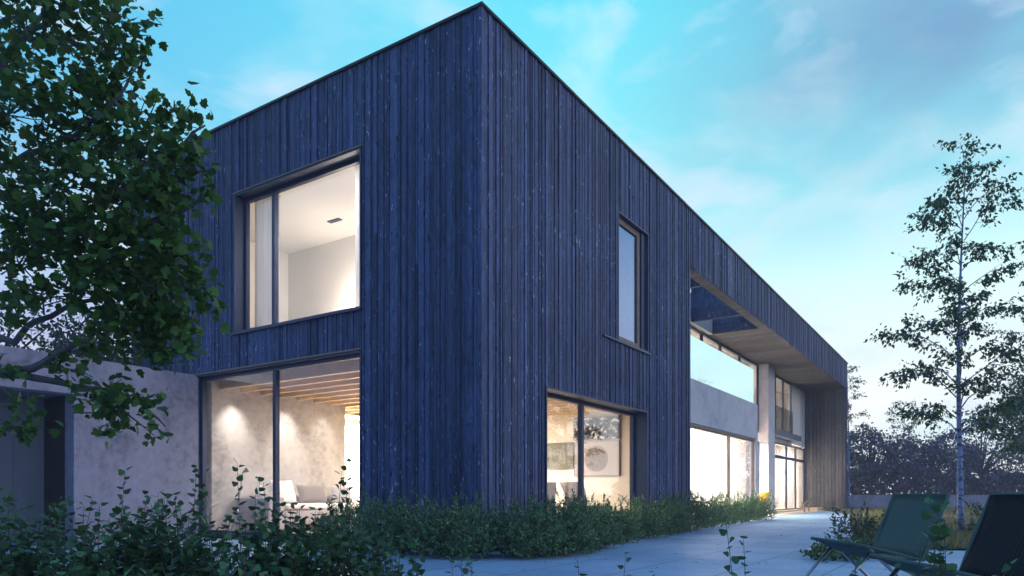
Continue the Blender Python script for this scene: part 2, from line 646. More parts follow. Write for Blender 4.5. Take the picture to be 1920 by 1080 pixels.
def leaves(name, shape, pos, along, nrm, size, m, parent=None):
    """many separate leaves in one foliage mesh"""
    tv, tf = shape
    pos, along, nrm = np.asarray(pos, float), np.asarray(along, float), np.asarray(nrm, float)
    size = np.asarray(size, float)
    a = along / np.maximum(np.linalg.norm(along, axis=1, keepdims=True), 1e-9)
    x = np.cross(a, nrm)
    x /= np.maximum(np.linalg.norm(x, axis=1, keepdims=True), 1e-9)
    z = np.cross(x, a)
    k = len(tv)
    V = (pos[:, None, :] + size[:, None, None] * (tv[None, :, 0:1] * x[:, None, :] + tv[None, :, 1:2] * a[:, None, :] + tv[None, :, 2:3] * z[:, None, :])).reshape(-1, 3)
    F = (np.array(tf)[None, :, :] + (np.arange(len(pos)) * k)[:, None, None]).reshape(-1, 3)
    me = bpy.data.meshes.new(name)
    me.vertices.add(len(V))
    me.vertices.foreach_set('co', V.ravel())
    me.loops.add(F.size)
    me.loops.foreach_set('vertex_index', F.ravel().astype(np.int32))
    me.polygons.add(len(F))
    me.polygons.foreach_set('loop_start', np.arange(0, F.size, 3, dtype=np.int32))
    me.materials.append(m)
    me.update(calc_edges=True)
    me.validate()
    o = bpy.data.objects.new(name, me)
    COL.objects.link(o)
    if parent is not None:
        o.parent = parent
    return o


def rvec(rng, n):
    v = rng.normal(size=(n, 3))
    return v / np.linalg.norm(v, axis=1, keepdims=True)


# ------------------------------------------------------------------ ground
def sheet(name, poly, z, m, kind='structure'):
    me = bpy.data.meshes.new(name)
    me.from_pydata([(p[0], p[1], z) for p in poly], [], [tuple(range(len(poly)))])
    me.materials.append(m)
    o = bpy.data.objects.new(name, me)
    COL.objects.link(o)
    o['kind'] = kind
    return o


sheet('ground', [(-110, -110), (120, -110), (120, 110), (-110, 110)], -0.03, M['lawn'])
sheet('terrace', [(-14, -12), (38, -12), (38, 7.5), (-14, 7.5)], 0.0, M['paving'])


def camshape(pts):
    return [tuple(cp(x, d)[:2]) for x, d in pts]


bed_pts = [(6.2, 9.0), (5.0, 9.6), (5.6, 11.6), (8.6, 18), (12.4, 26.0), (16.5, 40.0), (48, 40), (30, 18), (12.0, 8.6)]
bed = sheet('planting_bed', camshape(bed_pts), 0.02, M['soil'])
# ------------------------------------------------------------------ the house
ZR = 6.765        # roof edge
XE = 28.5        # far end
YB = 8.0         # back of the box
house = thing('house', 'dark timber clad two storey house with flat roof and lit windows', 'house')


def cells(lo, hi, cuts):
    c = sorted(set([lo, hi] + [x for x in cuts if lo < x < hi]))
    return list(zip(c[:-1], c[1:]))


def wall_boxes(mb, axis, a0, a1, z0, z1, t0, t1, holes):
    """solid wall along axis ('x' or 'y'), thickness t0..t1 on the other axis, with rectangular holes (a0,a1,z0,z1)"""
    for (p, q) in cells(a0, a1, [h[0] for h in holes] + [h[1] for h in holes]):
        mid = (p + q) / 2
        zs = [(z0, z1)]
        for h in holes:
            if h[0] < mid < h[1]:
                nz = []
                for (u, w) in zs:
                    if h[2] > u:
                        nz.append((u, min(w, h[2])))
                    if h[3] < w:
                        nz.append((max(u, h[3]), w))
                zs = nz
        for (u, w) in zs:
            if w - u > 1e-4:
                if axis == 'x':
                    mb.box(p, q, t0, t1, u, w)
                else:
                    mb.box(t0, t1, p, q, u, w)


def boards(mb, axis, a0, a1, z0, z1, back, sign, holes, wmin=0.035, wmax=0.085, proud=0.024):
    """vertical boards: each one its own box with its own depth"""
    for (p, q) in cells(a0, a1, [h[0] for h in holes] + [h[1] for h in holes]):
        x = p
        while x < q - 1e-4:
            w = R.uniform(wmin, wmax) if R.random() > 0.22 else R.uniform(0.022, 0.034)
            if q - (x + w) < 0.03:
                w = q - x
            mid = x + w / 2
            zs = [(z0, z1)]
            for h in holes:
                if h[0] < mid < h[1]:
                    nz = []
                    for (u, v) in zs:
                        if h[2] > u:
                            nz.append((u, min(v, h[2])))
                        if h[3] < v:
                            nz.append((max(u, h[3]), v))
                    zs = nz
            d = 0.03 + R.random() * proud
            zj = []
            for (u, v) in zs:
                if v - u > 1.8 and R.random() < 0.4:
                    j_ = R.uniform(u + 0.5, v - 0.5)
                    zj += [(u, j_ - 0.002), (j_ + 0.002, v)]
                else:
                    zj.append((u, v))
            for (u, v) in zj:
                if v - u > 1e-3:
                    f = back + sign * (d + R.uniform(-0.002, 0.002))
                    if axis == 'x':
                        mb.box(x, x + w - 0.007, back, f, u, v)
                    else:
                        mb.box(back, f, x, x + w - 0.007, u, v)
            x += w


# openings
LW_UP = (2.02, 4.89, 3.33, 5.57)
LW_LO = (2.02, 5.95, 0.05, 2.74)
RW_LO = (1.50, 5.15, 0.10, 2.26)
RW_UP = (3.88, 5.20, 3.34, 5.54)
OPEN = (7.52, 28.30, 0.0, 5.58)
DC = 0.20        # glass set back

b1 = MB()
boards(b1, 'y', 0.0, 5.9, 0.03, ZR - 0.02, 0.0, -1, [LW_UP, LW_LO])
boards(b1, 'y', 5.9, YB, 2.76, ZR - 0.02, 0.0, -1, [])
b1.build('cladding', M['clad'], house)
b2 = MB()
boards(b2, 'x', 0.0, XE, 0.03, ZR - 0.02, 0.0, -1, [RW_LO, RW_UP, OPEN])
b2.build('cladding', M['clad'], house)
bc = MB()
bc.box(-0.055, 0.0, -0.055, 0.0, 0.03, ZR - 0.02)
bc.build('corner_board', M['clad'], house)
# far end + back cladding
b3 = MB()
boards(b3, 'y', 0.0, YB, 0.03, ZR - 0.02, XE, 1, [], 0.1, 0.16)
boards(b3, 'x', 0.0, XE, 2.76, ZR - 0.02, YB, 1, [], 0.1, 0.16)
b3.build('cladding', M['clad'], house)

# structure walls behind the boards
w = MB()
wall_boxes(w, 'y', 0.0, 5.9, 0.0, 6.55, 0.0, DC - 0.02, [LW_UP, LW_LO])
wall_boxes(w, 'y', 5.9, YB, 2.76, 6.55, 0.0, DC - 0.02, [])
wall_boxes(w, 'x', DC, 7.52, 0.0, 6.55, 0.0, DC - 0.02, [RW_LO, RW_UP])
w.box(7.52, XE, 0.0, 0.24, 5.60, 6.55)                     # beam over the long opening
w.build('outer_wall', M['coping'], house)

# coping and roof
r = MB()
xx = -0.075
while xx < XE + 0.07:
    x2 = min(xx + 2.4, XE + 0.075)
    dz_ = R.uniform(-0.003, 0.003)
    r.box(xx, x2 - 0.004, -0.075 + R.uniform(-0.003, 0.003), 0.12, ZR - 0.02 + dz_, ZR + 0.015 + dz_)
    xx = x2
yy = 0.12
while yy < YB + 0.07:
    y2 = min(yy + 2.4, YB + 0.075)
    dz_ = R.uniform(-0.003, 0.003)
    r.box(-0.075 + R.uniform(-0.003, 0.003), 0.12, yy + 0.004, y2, ZR - 0.02 + dz_, ZR + 0.015 + dz_)
    yy = y2
r.box(XE - 0.12, XE + 0.075, 0.121, YB + 0.075, ZR - 0.02, ZR + 0.015)
r.box(0.12, XE - 0.12, YB - 0.12, YB + 0.075, ZR - 0.02, ZR + 0.015)
VX0, VX1, VY0, VY1 = 7.75, 14.15, 0.25, 1.62               # open part of the roof over the balcony
roof = MB()
roof.box(0.0, XE, VY1 + 0.13, YB, 6.30, 6.5)
roof.box(0.0, VX0, 0.24, VY1 + 0.13, 6.30, 6.5)
roof.box(VX1, XE, 0.24, VY1 + 0.13, 6.30, 6.5)
ro = roof.build('roof', M['coping'], house)
r.build('coping', M['coping'], ro)

# window reveals: dark lining of each deep opening
def lining(axis, h, depth=DC, t=0.025):
    a0, a1, z0, z1 = h
    mb = MB()
    def bx(p, q, u, v):
        if axis == 'y':
            mb.box(-0.058, depth, p, q, u, v)
        else:
            mb.box(p, q, -0.058, depth, u, v)
    bx(a0, a0 + t, z0, z1)
    bx(a1 - t, a1, z0, z1)
    bx(a0 + t, a1 - t, z1 - t, z1)
    bx(a0 + t, a1 - t, z0, z0 + t)
    return mb


def window(axis, h, mullions, depth=DC, fw=0.055, fd=0.07, glass='glass', name='window', frame='frame', pad=0.025):
    """frame (part) with lining, mullion and pane below it"""
    a0, a1, z0, z1 = h[0] + pad, h[1] - pad, h[2] + pad, h[3] - pad
    mb = MB()
    def bx(m, p, q, u, v, d0, d1):
        if axis == 'y':
            m.box(d0, d1, p, q, u, v)
        else:
            m.box(p, q, d0, d1, u, v)
    d0, d1 = depth, depth + fd
    bx(mb, a0, a0 + fw, z0, z1, d0, d1)
    bx(mb, a1 - fw, a1, z0, z1, d0, d1)
    bx(mb, a0 + fw, a1 - fw, z1 - fw, z1, d0, d1)
    bx(mb, a0 + fw, a1 - fw, z0, z0 + fw, d0, d1)
    f = mb.build(name, M[frame], house)
    xs = [a0 + fw] + [c for c in mullions] + [a1 - fw]
    for c in mullions:
        mm = MB()
        bx(mm, c - 0.035, c + 0.035, z0 + fw, z1 - fw, d0 - 0.01, d1 - 0.004)
        mm.build('mullion', M[frame], f)
    for i in range(len(xs) - 1):
        p = xs[i] + (0.035 if i else 0)
        q = xs[i + 1] - (0.035 if i < len(xs) - 2 else 0)
        g = MB()
        bx(g, p, q, z0 + fw, z1 - fw, d0 + 0.03, d0 + 0.042)
        g.build('pane', M[glass], f)
    return f


f = window('y', LW_UP, [4.12], depth=0.12)
lining('y', LW_UP, 0.19).build('lining', M['frame'], f)
f = window('y', LW_LO, [3.98], depth=0.03)
lining('y', LW_LO, 0.10).build('lining', M['frame'], f)
f = window('x', RW_LO, [3.07])
lining('x', RW_LO).build('lining', M['frame'], f)
f = window('x', (3.88, 5.0, 3.34, 5.54), [], depth=0.03, glass='mirror_glass', frame='oakframe', fw=0.10)
jp = MB()
jp.box(5.0, 5.175, 0.0, 0.12, 3.365, 5.515)
jp.build('jamb_panel', M['frame'], f)
lining('x', RW_UP, 0.12).build('lining', M['frame'], f)
sf = MB()
sf.box(3.30, 5.22, -0.085, -0.03, 3.305, 3.335)
sf.build('sill', M['frame'], f)
sl = MB()
sl.box(-0.085, -0.03, 2.0, 4.92, 3.30, 3.328)
sl.build('sill', M['frame'], house)
hd = MB()
hd.box(-0.085, -0.03, 2.02, 5.9, 2.742, 2.765)
hd.build('flashing', M['oakframe'], house)
hd = MB()
hd.box(-0.075, -0.03, 2.0, 4.92, 5.572, 5.59)
hd.build('flashing', M['oakframe'], house)

# interior of the corner block
inn = MB()
inn.box(DC, 7.30, DC, 7.80, -0.02, 0.06)
inn.build('floor', M['floor'], house)
ce = MB()
ce.box(DC, 7.30, DC, 7.80, 2.76, 3.06)
cei = ce.build('ceiling', M['pine'], house)
for k in range(17):
    j = MB()
    x = 0.36 + 0.42 * k
    if x < 7.2:
        j.box(x, x + 0.075, DC + 0.01, 7.79, 2.56, 2.757)
        j.build('joist', M['pine'], cei)
iw = MB()
iw.box(DC + 0.02, 3.30, 5.90, 6.10, 0.06, 2.755)
iw.build('inner_concrete_wall', M['concrete_in'], house)
iw = MB()
iw.box(7.30, 7.50, DC, 7.80, 0.0, 2.755)
iw.build('inner_wall', M['warmwall'], house)
iw = MB()
iw.box(0.0, 7.30, 7.80, 8.0, 0.0, 2.755)
iw.box(0.0, 0.2, 6.2, 7.80, 0.0, 2.755)
iw.build('inner_wall', M['plaster'], house)
# upper rooms
up = MB()
up.box(DC, 7.30, DC, 7.80, 3.062, 3.12)
up.build('floor', M['floor'], house)
uc = MB()
uc.box(DC - 0.01, 7.5, DC, 7.80, 5.68, 5.80)
uc.build('ceiling', M['plaster'], house)
uw = MB()
uw.box(2.50, 2.62, DC, 6.72, 3.12, 5.678)
uw.box(DC, 7.30, 6.72, 6.85, 3.12, 5.678)
uw.box(DC, 2.50, 1.30, 1.42, 3.12, 5.678)
uw.box(7.30, 7.50, DC, 6.72, 3.12, 5.678)
uw.build('inner_wall', M['plaster'], house)

# ---------------- long recessed part
YF = 1.75
w = MB()
w.box(7.52, 7.58, 0.03, YF + 0.1, 0.0, 5.60)
w.build('return_wall', M['clad'], house)
# soffit boards (running across the depth), with an open pergola over the balcony
so = MB()
def soff(x0, x1, y0, y1):
    x = x0
    while x < x1 - 1e-3:
        q = min(x + R.uniform(0.16, 0.22), x1)
        so.box(x, q - 0.008, y0, y1, 5.585 + R.random() * 0.006, 5.61)
        x = q
soff(VX1, 28.3, 0.0, YF + 0.1)
soff(7.58, VX1, 0.0, VY0)
so.build('soffit', M['soffit'], house)
pv = MB()
pv.box(7.58, VX1, VY1, VY1 + 0.12, 5.59, 6.30)
pv.build('light_well_wall', M['plaster'], house)
for xb, wd, zb in ((9.05, 0.12, 5.59), (12.25, 0.12, 5.59), (VX1, 0.05, 5.612)):
    pv = MB()
    for zz in range(5):
        pv.box(xb, xb + wd, VY0, VY1, zb + zz * 0.19, zb + zz * 0.19 + 0.189)
    pv.build('pergola_beam', M['clad'], house)
# end fin
fi = MB()
boards(fi, 'y', 0.0, YF + 0.05, 0.06, 5.58, 28.3, -1, [], 0.12, 0.2, 0.015)
fi.build('end_wall', M['soffit'], house)
fi = MB()
fi.box(28.3, XE, 0.0, YB, 0.0, 6.55)
fi.build('outer_wall', M['plaster'], house)

# concrete balcony block
BX1, BY = 15.0, 0.50
bl = MB()
bl.box(7.58, BX1, BY, BY + 0.14, 2.42, 3.46)
bl.box(BX1 - 0.14, BX1, BY + 0.14, YF, 2.42, 3.46)
bl.box(BX1 - 0.22, BX1, BY, BY + 0.3, 0.0, 2.42)
bl.box(7.58, BX1 - 0.14, BY + 0.14, YF, 2.80, 3.05)
bal = bl.build('balcony', M['concrete_pale'], house)
g = MB()
g.box(7.60, BX1 - 0.28, BY + 0.05, BY + 0.07, 3.462, 4.50)
g.build('glass_balustrade', M['rail_glass'], bal)
hr = MB()
hr.box(7.60, BX1 - 0.22, BY + 0.02, BY + 0.10, 2.36, 2.415)
hr.build('blind_box', M['oakframe'], bal)
pi = MB()
pi.box(20.0, 20.98, 1.40, YF + 0.05, 0.0, 5.582)
pi.build('pillar', M['concrete_pale'], house)

# ground floor glazing under the balcony
f = window('x', (7.58, 14.80, 0.02, 2.36), [12.3], depth=BY + 0.06, pad=0.0, fw=0.04, frame='oakframe')
# facade at the back of the recess
f = window('x', (BX1, 20.0, 0.02, 2.72), [17.5], depth=YF, pad=0.0)
f = window('x', (7.58, 20.0, 3.06, 5.56), [9.4, 9.75, 11.3, 13.6, 15.4, 17.6], depth=YF, pad=0.0)
f = window('x', (20.98, 25.5, 3.30, 5.56), [22.6, 24.0], depth=YF, pad=0.0)
f = window('x', (20.98, 28.24, 0.08, 2.28), [22.0, 24.6, 26.4], depth=YF, pad=0.0, name='glass_door')
f = window('x', (20.98, 28.24, 2.29, 2.86), [22.0, 24.6, 26.4], depth=YF, pad=0.0, name='transom_window')
wp = MB()
wp.box(25.5, 28.28, YF, YF + 0.12, 2.95, 5.58)
wp.box(20.98, 25.5, YF, YF + 0.12, 2.861, 3.299)
wp.build('white_panel', M['plaster'], house)
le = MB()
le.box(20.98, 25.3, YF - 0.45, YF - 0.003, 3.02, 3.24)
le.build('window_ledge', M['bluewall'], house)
rail = MB()
rail.box(21.0, 25.3, YF - 0.10, YF - 0.085, 3.242, 4.3)
rail.build('glass_balustrade', M['glass'], house)
# rooms of the long part
rm = MB()
rm.box(7.50, 28.3, 0.62, 1.74, -0.02, 0.015)
rm.box(7.50, 28.3, 1.74, 7.8, -0.02, 0.06)
rm.build('floor', M['floor'], house)
rm = MB()
rm.box(7.50, 28.3, YF + 0.15, 7.8, 2.90, 3.05)
rm.build('ceiling', M['plaster'], house)
rm = MB()
rm.box(7.50, 28.3, YF + 0.15, 7.8, 5.60, 5.72)
rm.build('ceiling', M['plaster'], house)
rm = MB()
rm.box(7.50, 28.3, 5.2, 5.35, 0.06, 2.898)
rm.box(7.50, 28.3, 4.4, 4.55, 3.052, 5.598)
rm.build('inner_wall', M['warmwall'], house)
st = MB()
st.box(26.6, 28.22, 0.9, 1.6, 0.004, 0.14)
tag(st.build('timber_step', M['pine']), 'low timber step at the foot of the end wall by the glass doors', 'step')

# ------------------------------------------------------------------ interior lamps
def downlight(x, y, z, energy, label, ang=78, blend=0.95, group=None, col=(1.0, 0.90, 0.82)):
    t = thing('downlight', label, 'lamp', (x, y, z), 0, group)
    MB().lathe([(0.05, -0.04), (0.055, -0.045), (0.055, 0.0), (0.02, 0.0)], (0, 0, 0), 16).build('housing', M['white_fabric'], t)
    MB().lathe([(0.043, -0.052), (0.043, -0.046)], (0, 0, 0), 16).build('lens', M['lamp_glow'], t)
    lamp('spot', 'SPOT', (0, 0, -0.06), energy, col, t, 0.03, (0, 0, 0), spot_size=rad(ang), spot_blend=blend)
    return t


def panel_lamp(x, y, z, energy, sx, sy, label, col=(1.0, 0.91, 0.84), name='ceiling_lamp', group=None):
    t = thing(name, label, 'lamp', (x, y, z), 0, group)
    MB().box(-sx / 2 - 0.03, sx / 2 + 0.03, -sy / 2 - 0.03, sy / 2 + 0.03, -0.03, 0).build('housing', M['white_fabric'], t)
    MB().box(-sx / 2, sx / 2, -sy / 2, sy / 2, -0.036, -0.031).build('diffuser', M['lamp_glow'], t)
    lamp('lamp_light', 'AREA', (0, 0, -0.045), energy, col, t, sx, (0, 0, 0), size_y=sy)
    return t


downlight(0.62, 5.62, 2.757, 190, 'small downlight washing the concrete wall beside the tall window post')
downlight(1.74, 5.62, 2.757, 190, 'small downlight over the side table end of the grey sofa')
downlight(2.68, 5.62, 2.757, 80, 'small downlight over the striped cushion of the grey sofa')
panel_lamp(2.2, 3.0, 2.555, 150, 0.9, 0.25, 'flat ceiling lamp between joists over the living room rug')
panel_lamp(5.2, 3.0, 2.555, 110, 0.9, 0.25, 'flat ceiling lamp lighting the picture wall')
panel_lamp(4.6, 7.0, 2.555, 900, 1.2, 0.5, 'bright ceiling lamp in the passage behind the concrete wall', (1.0, 0.9, 0.75))
panel_lamp(1.1, 2.0, 5.675, 95, 0.5, 0.5, 'unseen square ceiling lamp added to light the upstairs bedroom', (1.0, 0.95, 0.93))  # lamp added out of view to brighten the bedroom
for i, x in enumerate((9.3, 12.7)):
    panel_lamp(x, 3.0, 2.895, 1500, 1.6, 1.2, ('bright ceiling lamp behind the curtains below the balcony, nearer the corner block' if i == 0 else
               'bright ceiling lamp behind the curtains below the balcony, nearer the pillar'), (1.0, 0.93, 0.86))
for i, x in enumerate((18.0, 22.6, 26.4)):
    panel_lamp(x, 3.2, 2.895, 1000, 1.6, 1.2, ['ceiling lamp inside behind the concrete pillar', 'ceiling lamp behind the glass doors nearest the pillar',
               'ceiling lamp behind the glass doors nearest the end wall'][i], (1.0, 0.93, 0.84))
for i, x in enumerate((10.5, 16.5, 23.5)):
    panel_lamp(x, 3.6, 5.595, 240, 1.0, 0.6, ['upstairs ceiling lamp above the balcony', 'upstairs ceiling lamp beyond the balcony',
               'upstairs ceiling lamp behind the window past the pillar'][i], (1.0, 0.90, 0.82))

# bedside lamp
t = thing('bedside_lamp', 'glowing round lamp beside the upstairs bed', 'lamp', (2.2, 4.55, 3.12))
MB().lathe([(0.02, 0.0), (0.16, 0.0), (0.16, 0.03), (0.015, 0.05), (0.015, 0.72), (0.02, 0.72)], n=16).build('stand', M['black'], t)
MB().lathe([(0.05, 0.72), (0.14, 0.80), (0.16, 0.90), (0.13, 1.0), (0.05, 1.06)], n=20).build('shade', M['shade_glow'], t, True)
lamp('lamp_light', 'POINT', (-0.05, 0, 1.12), 60, (1.0, 0.85, 0.68), t, 0.1)

# ------------------------------------------------------------------ interior furnishings
def drape(axis, a0, a1, z0, z1, d, amp=0.05, waves=8, m='curtain', label='', th=0.006, name='curtain', group=None):
    mb = MB()
    n = max(24, waves * 8)
    ph = R.random() * 6
    row = []
    for i in range(n + 1):
        u = i / n
        a = a0 + (a1 - a0) * u
        o = d + amp * (math.sin(u * waves * 2 * math.pi + ph) * 0.7 + 0.3 * math.sin(u * waves * 3.7 + ph * 2))
        row.append((a, o))
    nz = 5
    for s in (0, th):
        for k in range(nz):
            z = z0 + (z1 - z0) * k / (nz - 1)
            sc = 0.75 + 0.25 * (1 - k / (nz - 1))
            for (a, o) in row:
                oo = d + (o - d) * sc + s
                mb.v.append((oo, a, z) if axis == 'y' else (a, oo, z))
    L = n + 1
    for s in (0, 1):
        b = s * nz * L
        for k in range(nz - 1):
            for i in range(n):
                q = (b + k * L + i, b + k * L + i + 1, b + (k + 1) * L + i + 1, b + (k + 1) * L + i)
                mb.f.append(q if s == 0 else q[::-1])
                mb.m.append(0)
    o = mb.build(name, M[m], None, True)
    return tag(o, label, 'curtain', group)


drape('y', 4.32, 4.95, 3.14, 5.66, 0.40, 0.07, 5, 'curtain', 'white sheer curtain gathered beside the upstairs window mullion')
drape('y', 1.75, 2.66, 3.14, 5.66, 0.42, 0.045, 5, 'curtain', 'white sheer curtain gathered at the corner end of the upstairs window')
drape('x', 4.75, 5.3, 3.14, 5.66, 0.42, 0.03, 4, 'curtain_warm', 'beige curtain edge inside the narrow tall upper window')
drape('x', 7.62, 12.28, 0.03, 2.40, BY + 0.30, 0.05, 13, 'curtain', 'glowing white curtain below the balcony next to the cladding corner')
drape('x', 12.32, 14.78, 0.03, 2.40, BY + 0.30, 0.05, 15, 'curtain', 'glowing white curtain below the balcony next to the concrete jamb')
drape('x', 9.9, 13.2, 3.08, 5.55, YF + 0.30, 0.05, 14, 'curtain_warm', 'warm beige curtain behind the balcony glazing')
drape('x', 15.1, 19.9, 3.08, 5.55, YF + 0.30, 0.05, 14, 'curtain', 'pale curtain upstairs between balcony and concrete pillar')
drape('x', 21.1, 22.9, 3.32, 5.55, YF + 0.30, 0.05, 9, 'curtain_warm', 'cream curtain in the upstairs window past the pillar')
drape('x', 21.1, 24.5, 0.10, 2.84, YF + 0.35, 0.05, 14, 'curtain', 'white curtain behind the glass doors past the pillar')
drape('x', 24.55, 28.2, 0.10, 2.84, YF + 0.35, 0.05, 14, 'curtain', 'white curtain behind the glass doors by the end wall')

# bed
t = thing('bed', 'white bed with tall rounded headboard behind the upstairs window', 'bed', (0, 0, 3.12))
MB().box(1.95, 2.47, 4.75, 6.3, 0.0, 0.98).build('headboard', M['white_fabric'], t, True, 0.07)
MB().box(0.55, 1.93, 4.8, 6.25, 0.05, 0.5).build('mattress', M['white_fabric'], t, True, 0.08)
for y, lab, x in ((4.56, 'dark slotted air grille in the bedroom ceiling, deeper in the room', 1.78), (4.67, 'dark slotted air grille in the bedroom ceiling beside the mullion', 0.52)):
    g = MB()
    for k in range(4):
        g.box(x - 0.05, x + 0.05, y - 0.15 + k * 0.075, y - 0.085 + k * 0.075, 5.665, 5.679)
    tag(g.build('ceiling_grille', M['grille']), lab, 'grille')

# sofa against the concrete wall
t = thing('sofa', 'grey fabric sofa against the lit concrete wall', 'sofa', (0, 0, 0.06))
MB().box(1.02, 3.05, 4.98, 5.78, 0.12, 0.40).build('seat', M['sofa'], t, True, 0.05)
MB().box(1.02, 3.05, 5.58, 5.84, 0.36, 0.66).build('backrest', M['sofa'], t, True, 0.05)
MB().box(0.66, 1.0, 4.95, 5.84, 0.05, 0.62).build('armrest', M['sofa'], t, True, 0.03)
for x in (1.05, 2.0):
    MB().box(x + 0.01, x + 0.93, 4.95, 5.55, 0.40, 0.50).build('seat_cushion', M['white_fabric'], t, True, 0.04)
for x in (0.75, 2.9):
    for y in (5.05, 5.7):
        MB().tube([(x, y, 0.0), (x, y, 0.13)], 0.018).build('leg', M['pine'], t)


def cushion(name, loc, w, h, d, m, label, rx=-20, rz=0):
    mb = MB()
    n = 12
    for s in (1, -1):
        for i in range(n + 1):
            for j in range(n + 1):
                u, v = i / n * 2 - 1, j / n * 2 - 1
                k = max(0.0, (1 - u ** 4) * (1 - v ** 4)) ** 0.5
                pin = 1 - 0.06 * (1 - abs(u) ** 2) * abs(v) ** 3
                pin2 = 1 - 0.06 * (1 - abs(v) ** 2) * abs(u) ** 3
                mb.v.append((u * w / 2 * pin2, s * k * d / 2, v * h / 2 * pin))
    L = n + 1
    for s in (0, 1):
        b = s * L * L
        for i in range(n):
            for j in range(n):
                q = (b + i * L + j, b + (i + 1) * L + j, b + (i + 1) * L + j + 1, b + i * L + j + 1)
                mb.f.append(q if s else q[::-1])
                mb.m.append(0)
    o = mb.build(name, m, None, True)
    o.location = loc
    o.rotation_euler = (rad(rx), 0, rad(rz))
    return tag(o, label, 'cushion')


def striped(name, a, bcol, sc):
    m = mat(name)
    b = NB(m)
    wv = b.new('ShaderNodeTexWave')
    wv.bands_direction = 'DIAGONAL'
    b.set(wv.inputs['Vector'], b.coord())
    wv.inputs['Scale'].default_value = sc
    wv.inputs['Distortion'].default_value = 1.0
    c = b.ramp(wv.outputs['Fac'], [(0.4, a), (0.6, bcol)])
    b.out(b.principled(c, 0.9, 0.1))
    return m


M['stripe'] = striped('striped cushion cloth', (0.20, 0.18, 0.18), (0.29, 0.265, 0.26), 14.0)
cushion('cushion', (1.36, 5.42, 0.78), 0.50, 0.44, 0.16, M['white_fabric'], 'plain white cushion on the grey sofa', -18, 6)
cushion('cushion', (1.95, 5.36, 0.74), 0.62, 0.36, 0.16, M['stripe'], 'striped grey cushion on the grey sofa', -22, -4)
cushion('cushion', (2.75, 5.42, 0.72), 0.46, 0.36, 0.15, M['sofa'], 'grey cushion at the passage end of the sofa', -18, -10)
t = thing('vase', 'small white vase with a twig on the sofa arm block', 'vase', (0.82, 5.4, 0.68))
MB().lathe([(0.035, 0), (0.06, 0.05), (0.065, 0.12), (0.03, 0.19), (0.035, 0.22)], n=18).build('body', M['white_fabric'], t, True)
tw = MB().tube([(0, 0, 0.2), (-0.01, 0, 0.28), (-0.05, -0.02, 0.34)], 0.004, 5)
tw.tube([(-0.05, -0.02, 0.335), (-0.08, -0.02, 0.35), (-0.11, -0.02, 0.335)], [0.004, 0.022, 0.003], 6)
tw.build('twig', M['black'], t)
# thin floor lamp by the window
t = thing('floor_lamp', 'thin steel floor lamp with splayed legs by the tall window', 'lamp', (0.45, 5.50, 0.06))
MB().tube([(0.0, 0.0, 0.42), (0.10, 0, 1.05)], 0.009, 8).build('pole', M['steel'], t)
for dx, dy in ((-0.11, 0.05), (0.16, -0.03), (0.02, -0.15)):
    MB().tube([(0, 0, 0.42), (dx, dy, 0.0)], 0.008, 8).build('leg', M['steel'], t)
MB().tube([(0.10, 0, 1.05), (0.17, -0.03, 1.10)], [0.012, 0.05], 12).build('lamp_shade', M['steel'], t)

# pictures on the cream wall (face x = 7.30)
def picmat(name, kind):
    m = mat(name)
    b = NB(m)
    v = b.coord()
    if kind == 'black':
        vo = b.new('ShaderNodeTexVoronoi', feature='SMOOTH_F1')
        b.set(vo.inputs['Vector'], b.coord((1, 1, 1)))
        vo.inputs['Scale'].default_value = 9.0
        n = b.noise(v, 7.0, 3.0, 0.5, 1.5)
        c = b.ramp(b.math('ADD', b.math('MULTIPLY', vo.outputs['Distance'], 0.5), n), [(0.72, (0.012, 0.011, 0.010)), (0.77, (0.20, 0.19, 0.18)), (0.88, (0.82, 0.82, 0.80))])
    elif kind == 'disc':
        mp = b.coord((0, 1, 1))
        ln = b.new('ShaderNodeVectorMath', operation='LENGTH')
        b.set(ln.inputs[0], mp)
        n = b.noise(v, 40.0, 4.0)
        inner = b.ramp(n, [(0.3, (0.13, 0.10, 0.09)), (0.7, (0.24, 0.20, 0.18))])
        c = b.mix(b.ramp(ln.outputs['Value'], [(0.285, 0.0), (0.295, 1.0)]), inner, (0.42, 0.37, 0.35))
    else:
        n = b.noise(v, 3.0, 4.0)
        c = b.ramp(n, [(0.3, (0.15, 0.15, 0.11)), (0.7, (0.23, 0.22, 0.17))])
    b.out(b.principled(c, 0.7, 0.2))
    return m


def picture(y0, y1, z0, z1, kind, label):
    t = thing('picture', label, 'picture', (7.295, (y0 + y1) / 2, (z0 + z1) / 2))
    hw, hh = (y1 - y0) / 2, (z1 - z0) / 2
    MB().box(-0.035, 0.0, -hw, hw, -hh, hh).build('canvas', picmat('picture ' + kind, kind), t)
    fr = MB()
    e = 0.015
    fr.box(-0.045, 0, -hw - e, -hw - 0.001, -hh - e, hh + e)
    fr.box(-0.045, 0, hw + 0.001, hw + e, -hh - e, hh + e)
    fr.box(-0.045, 0, -hw, hw, hh + 0.001, hh + e)
    fr.box(-0.045, 0, -hw, hw, -hh - e, -hh - 0.001)
    fr.build('frame', M['chair_back'], t)


def ywall(px, X=7.27):
    a = (px - 960) / FOC
    return (-0.39 + 0.5525 * X - a * (8.8 + 0.8335 * X)) / (0.8335 + 0.5525 * a)


picture(ywall(1162), ywall(1077), 1.98, 2.47, 'black', 'black and white leafy abstract picture, topmost on the cream wall')
picture(ywall(1161), ywall(1078), 1.16, 1.92, 'disc', 'beige picture of a large taupe disc on the cream wall')
picture(ywall(1074), ywall(1028), 1.34, 1.92, 'green', 'square grey green picture on the cream wall')

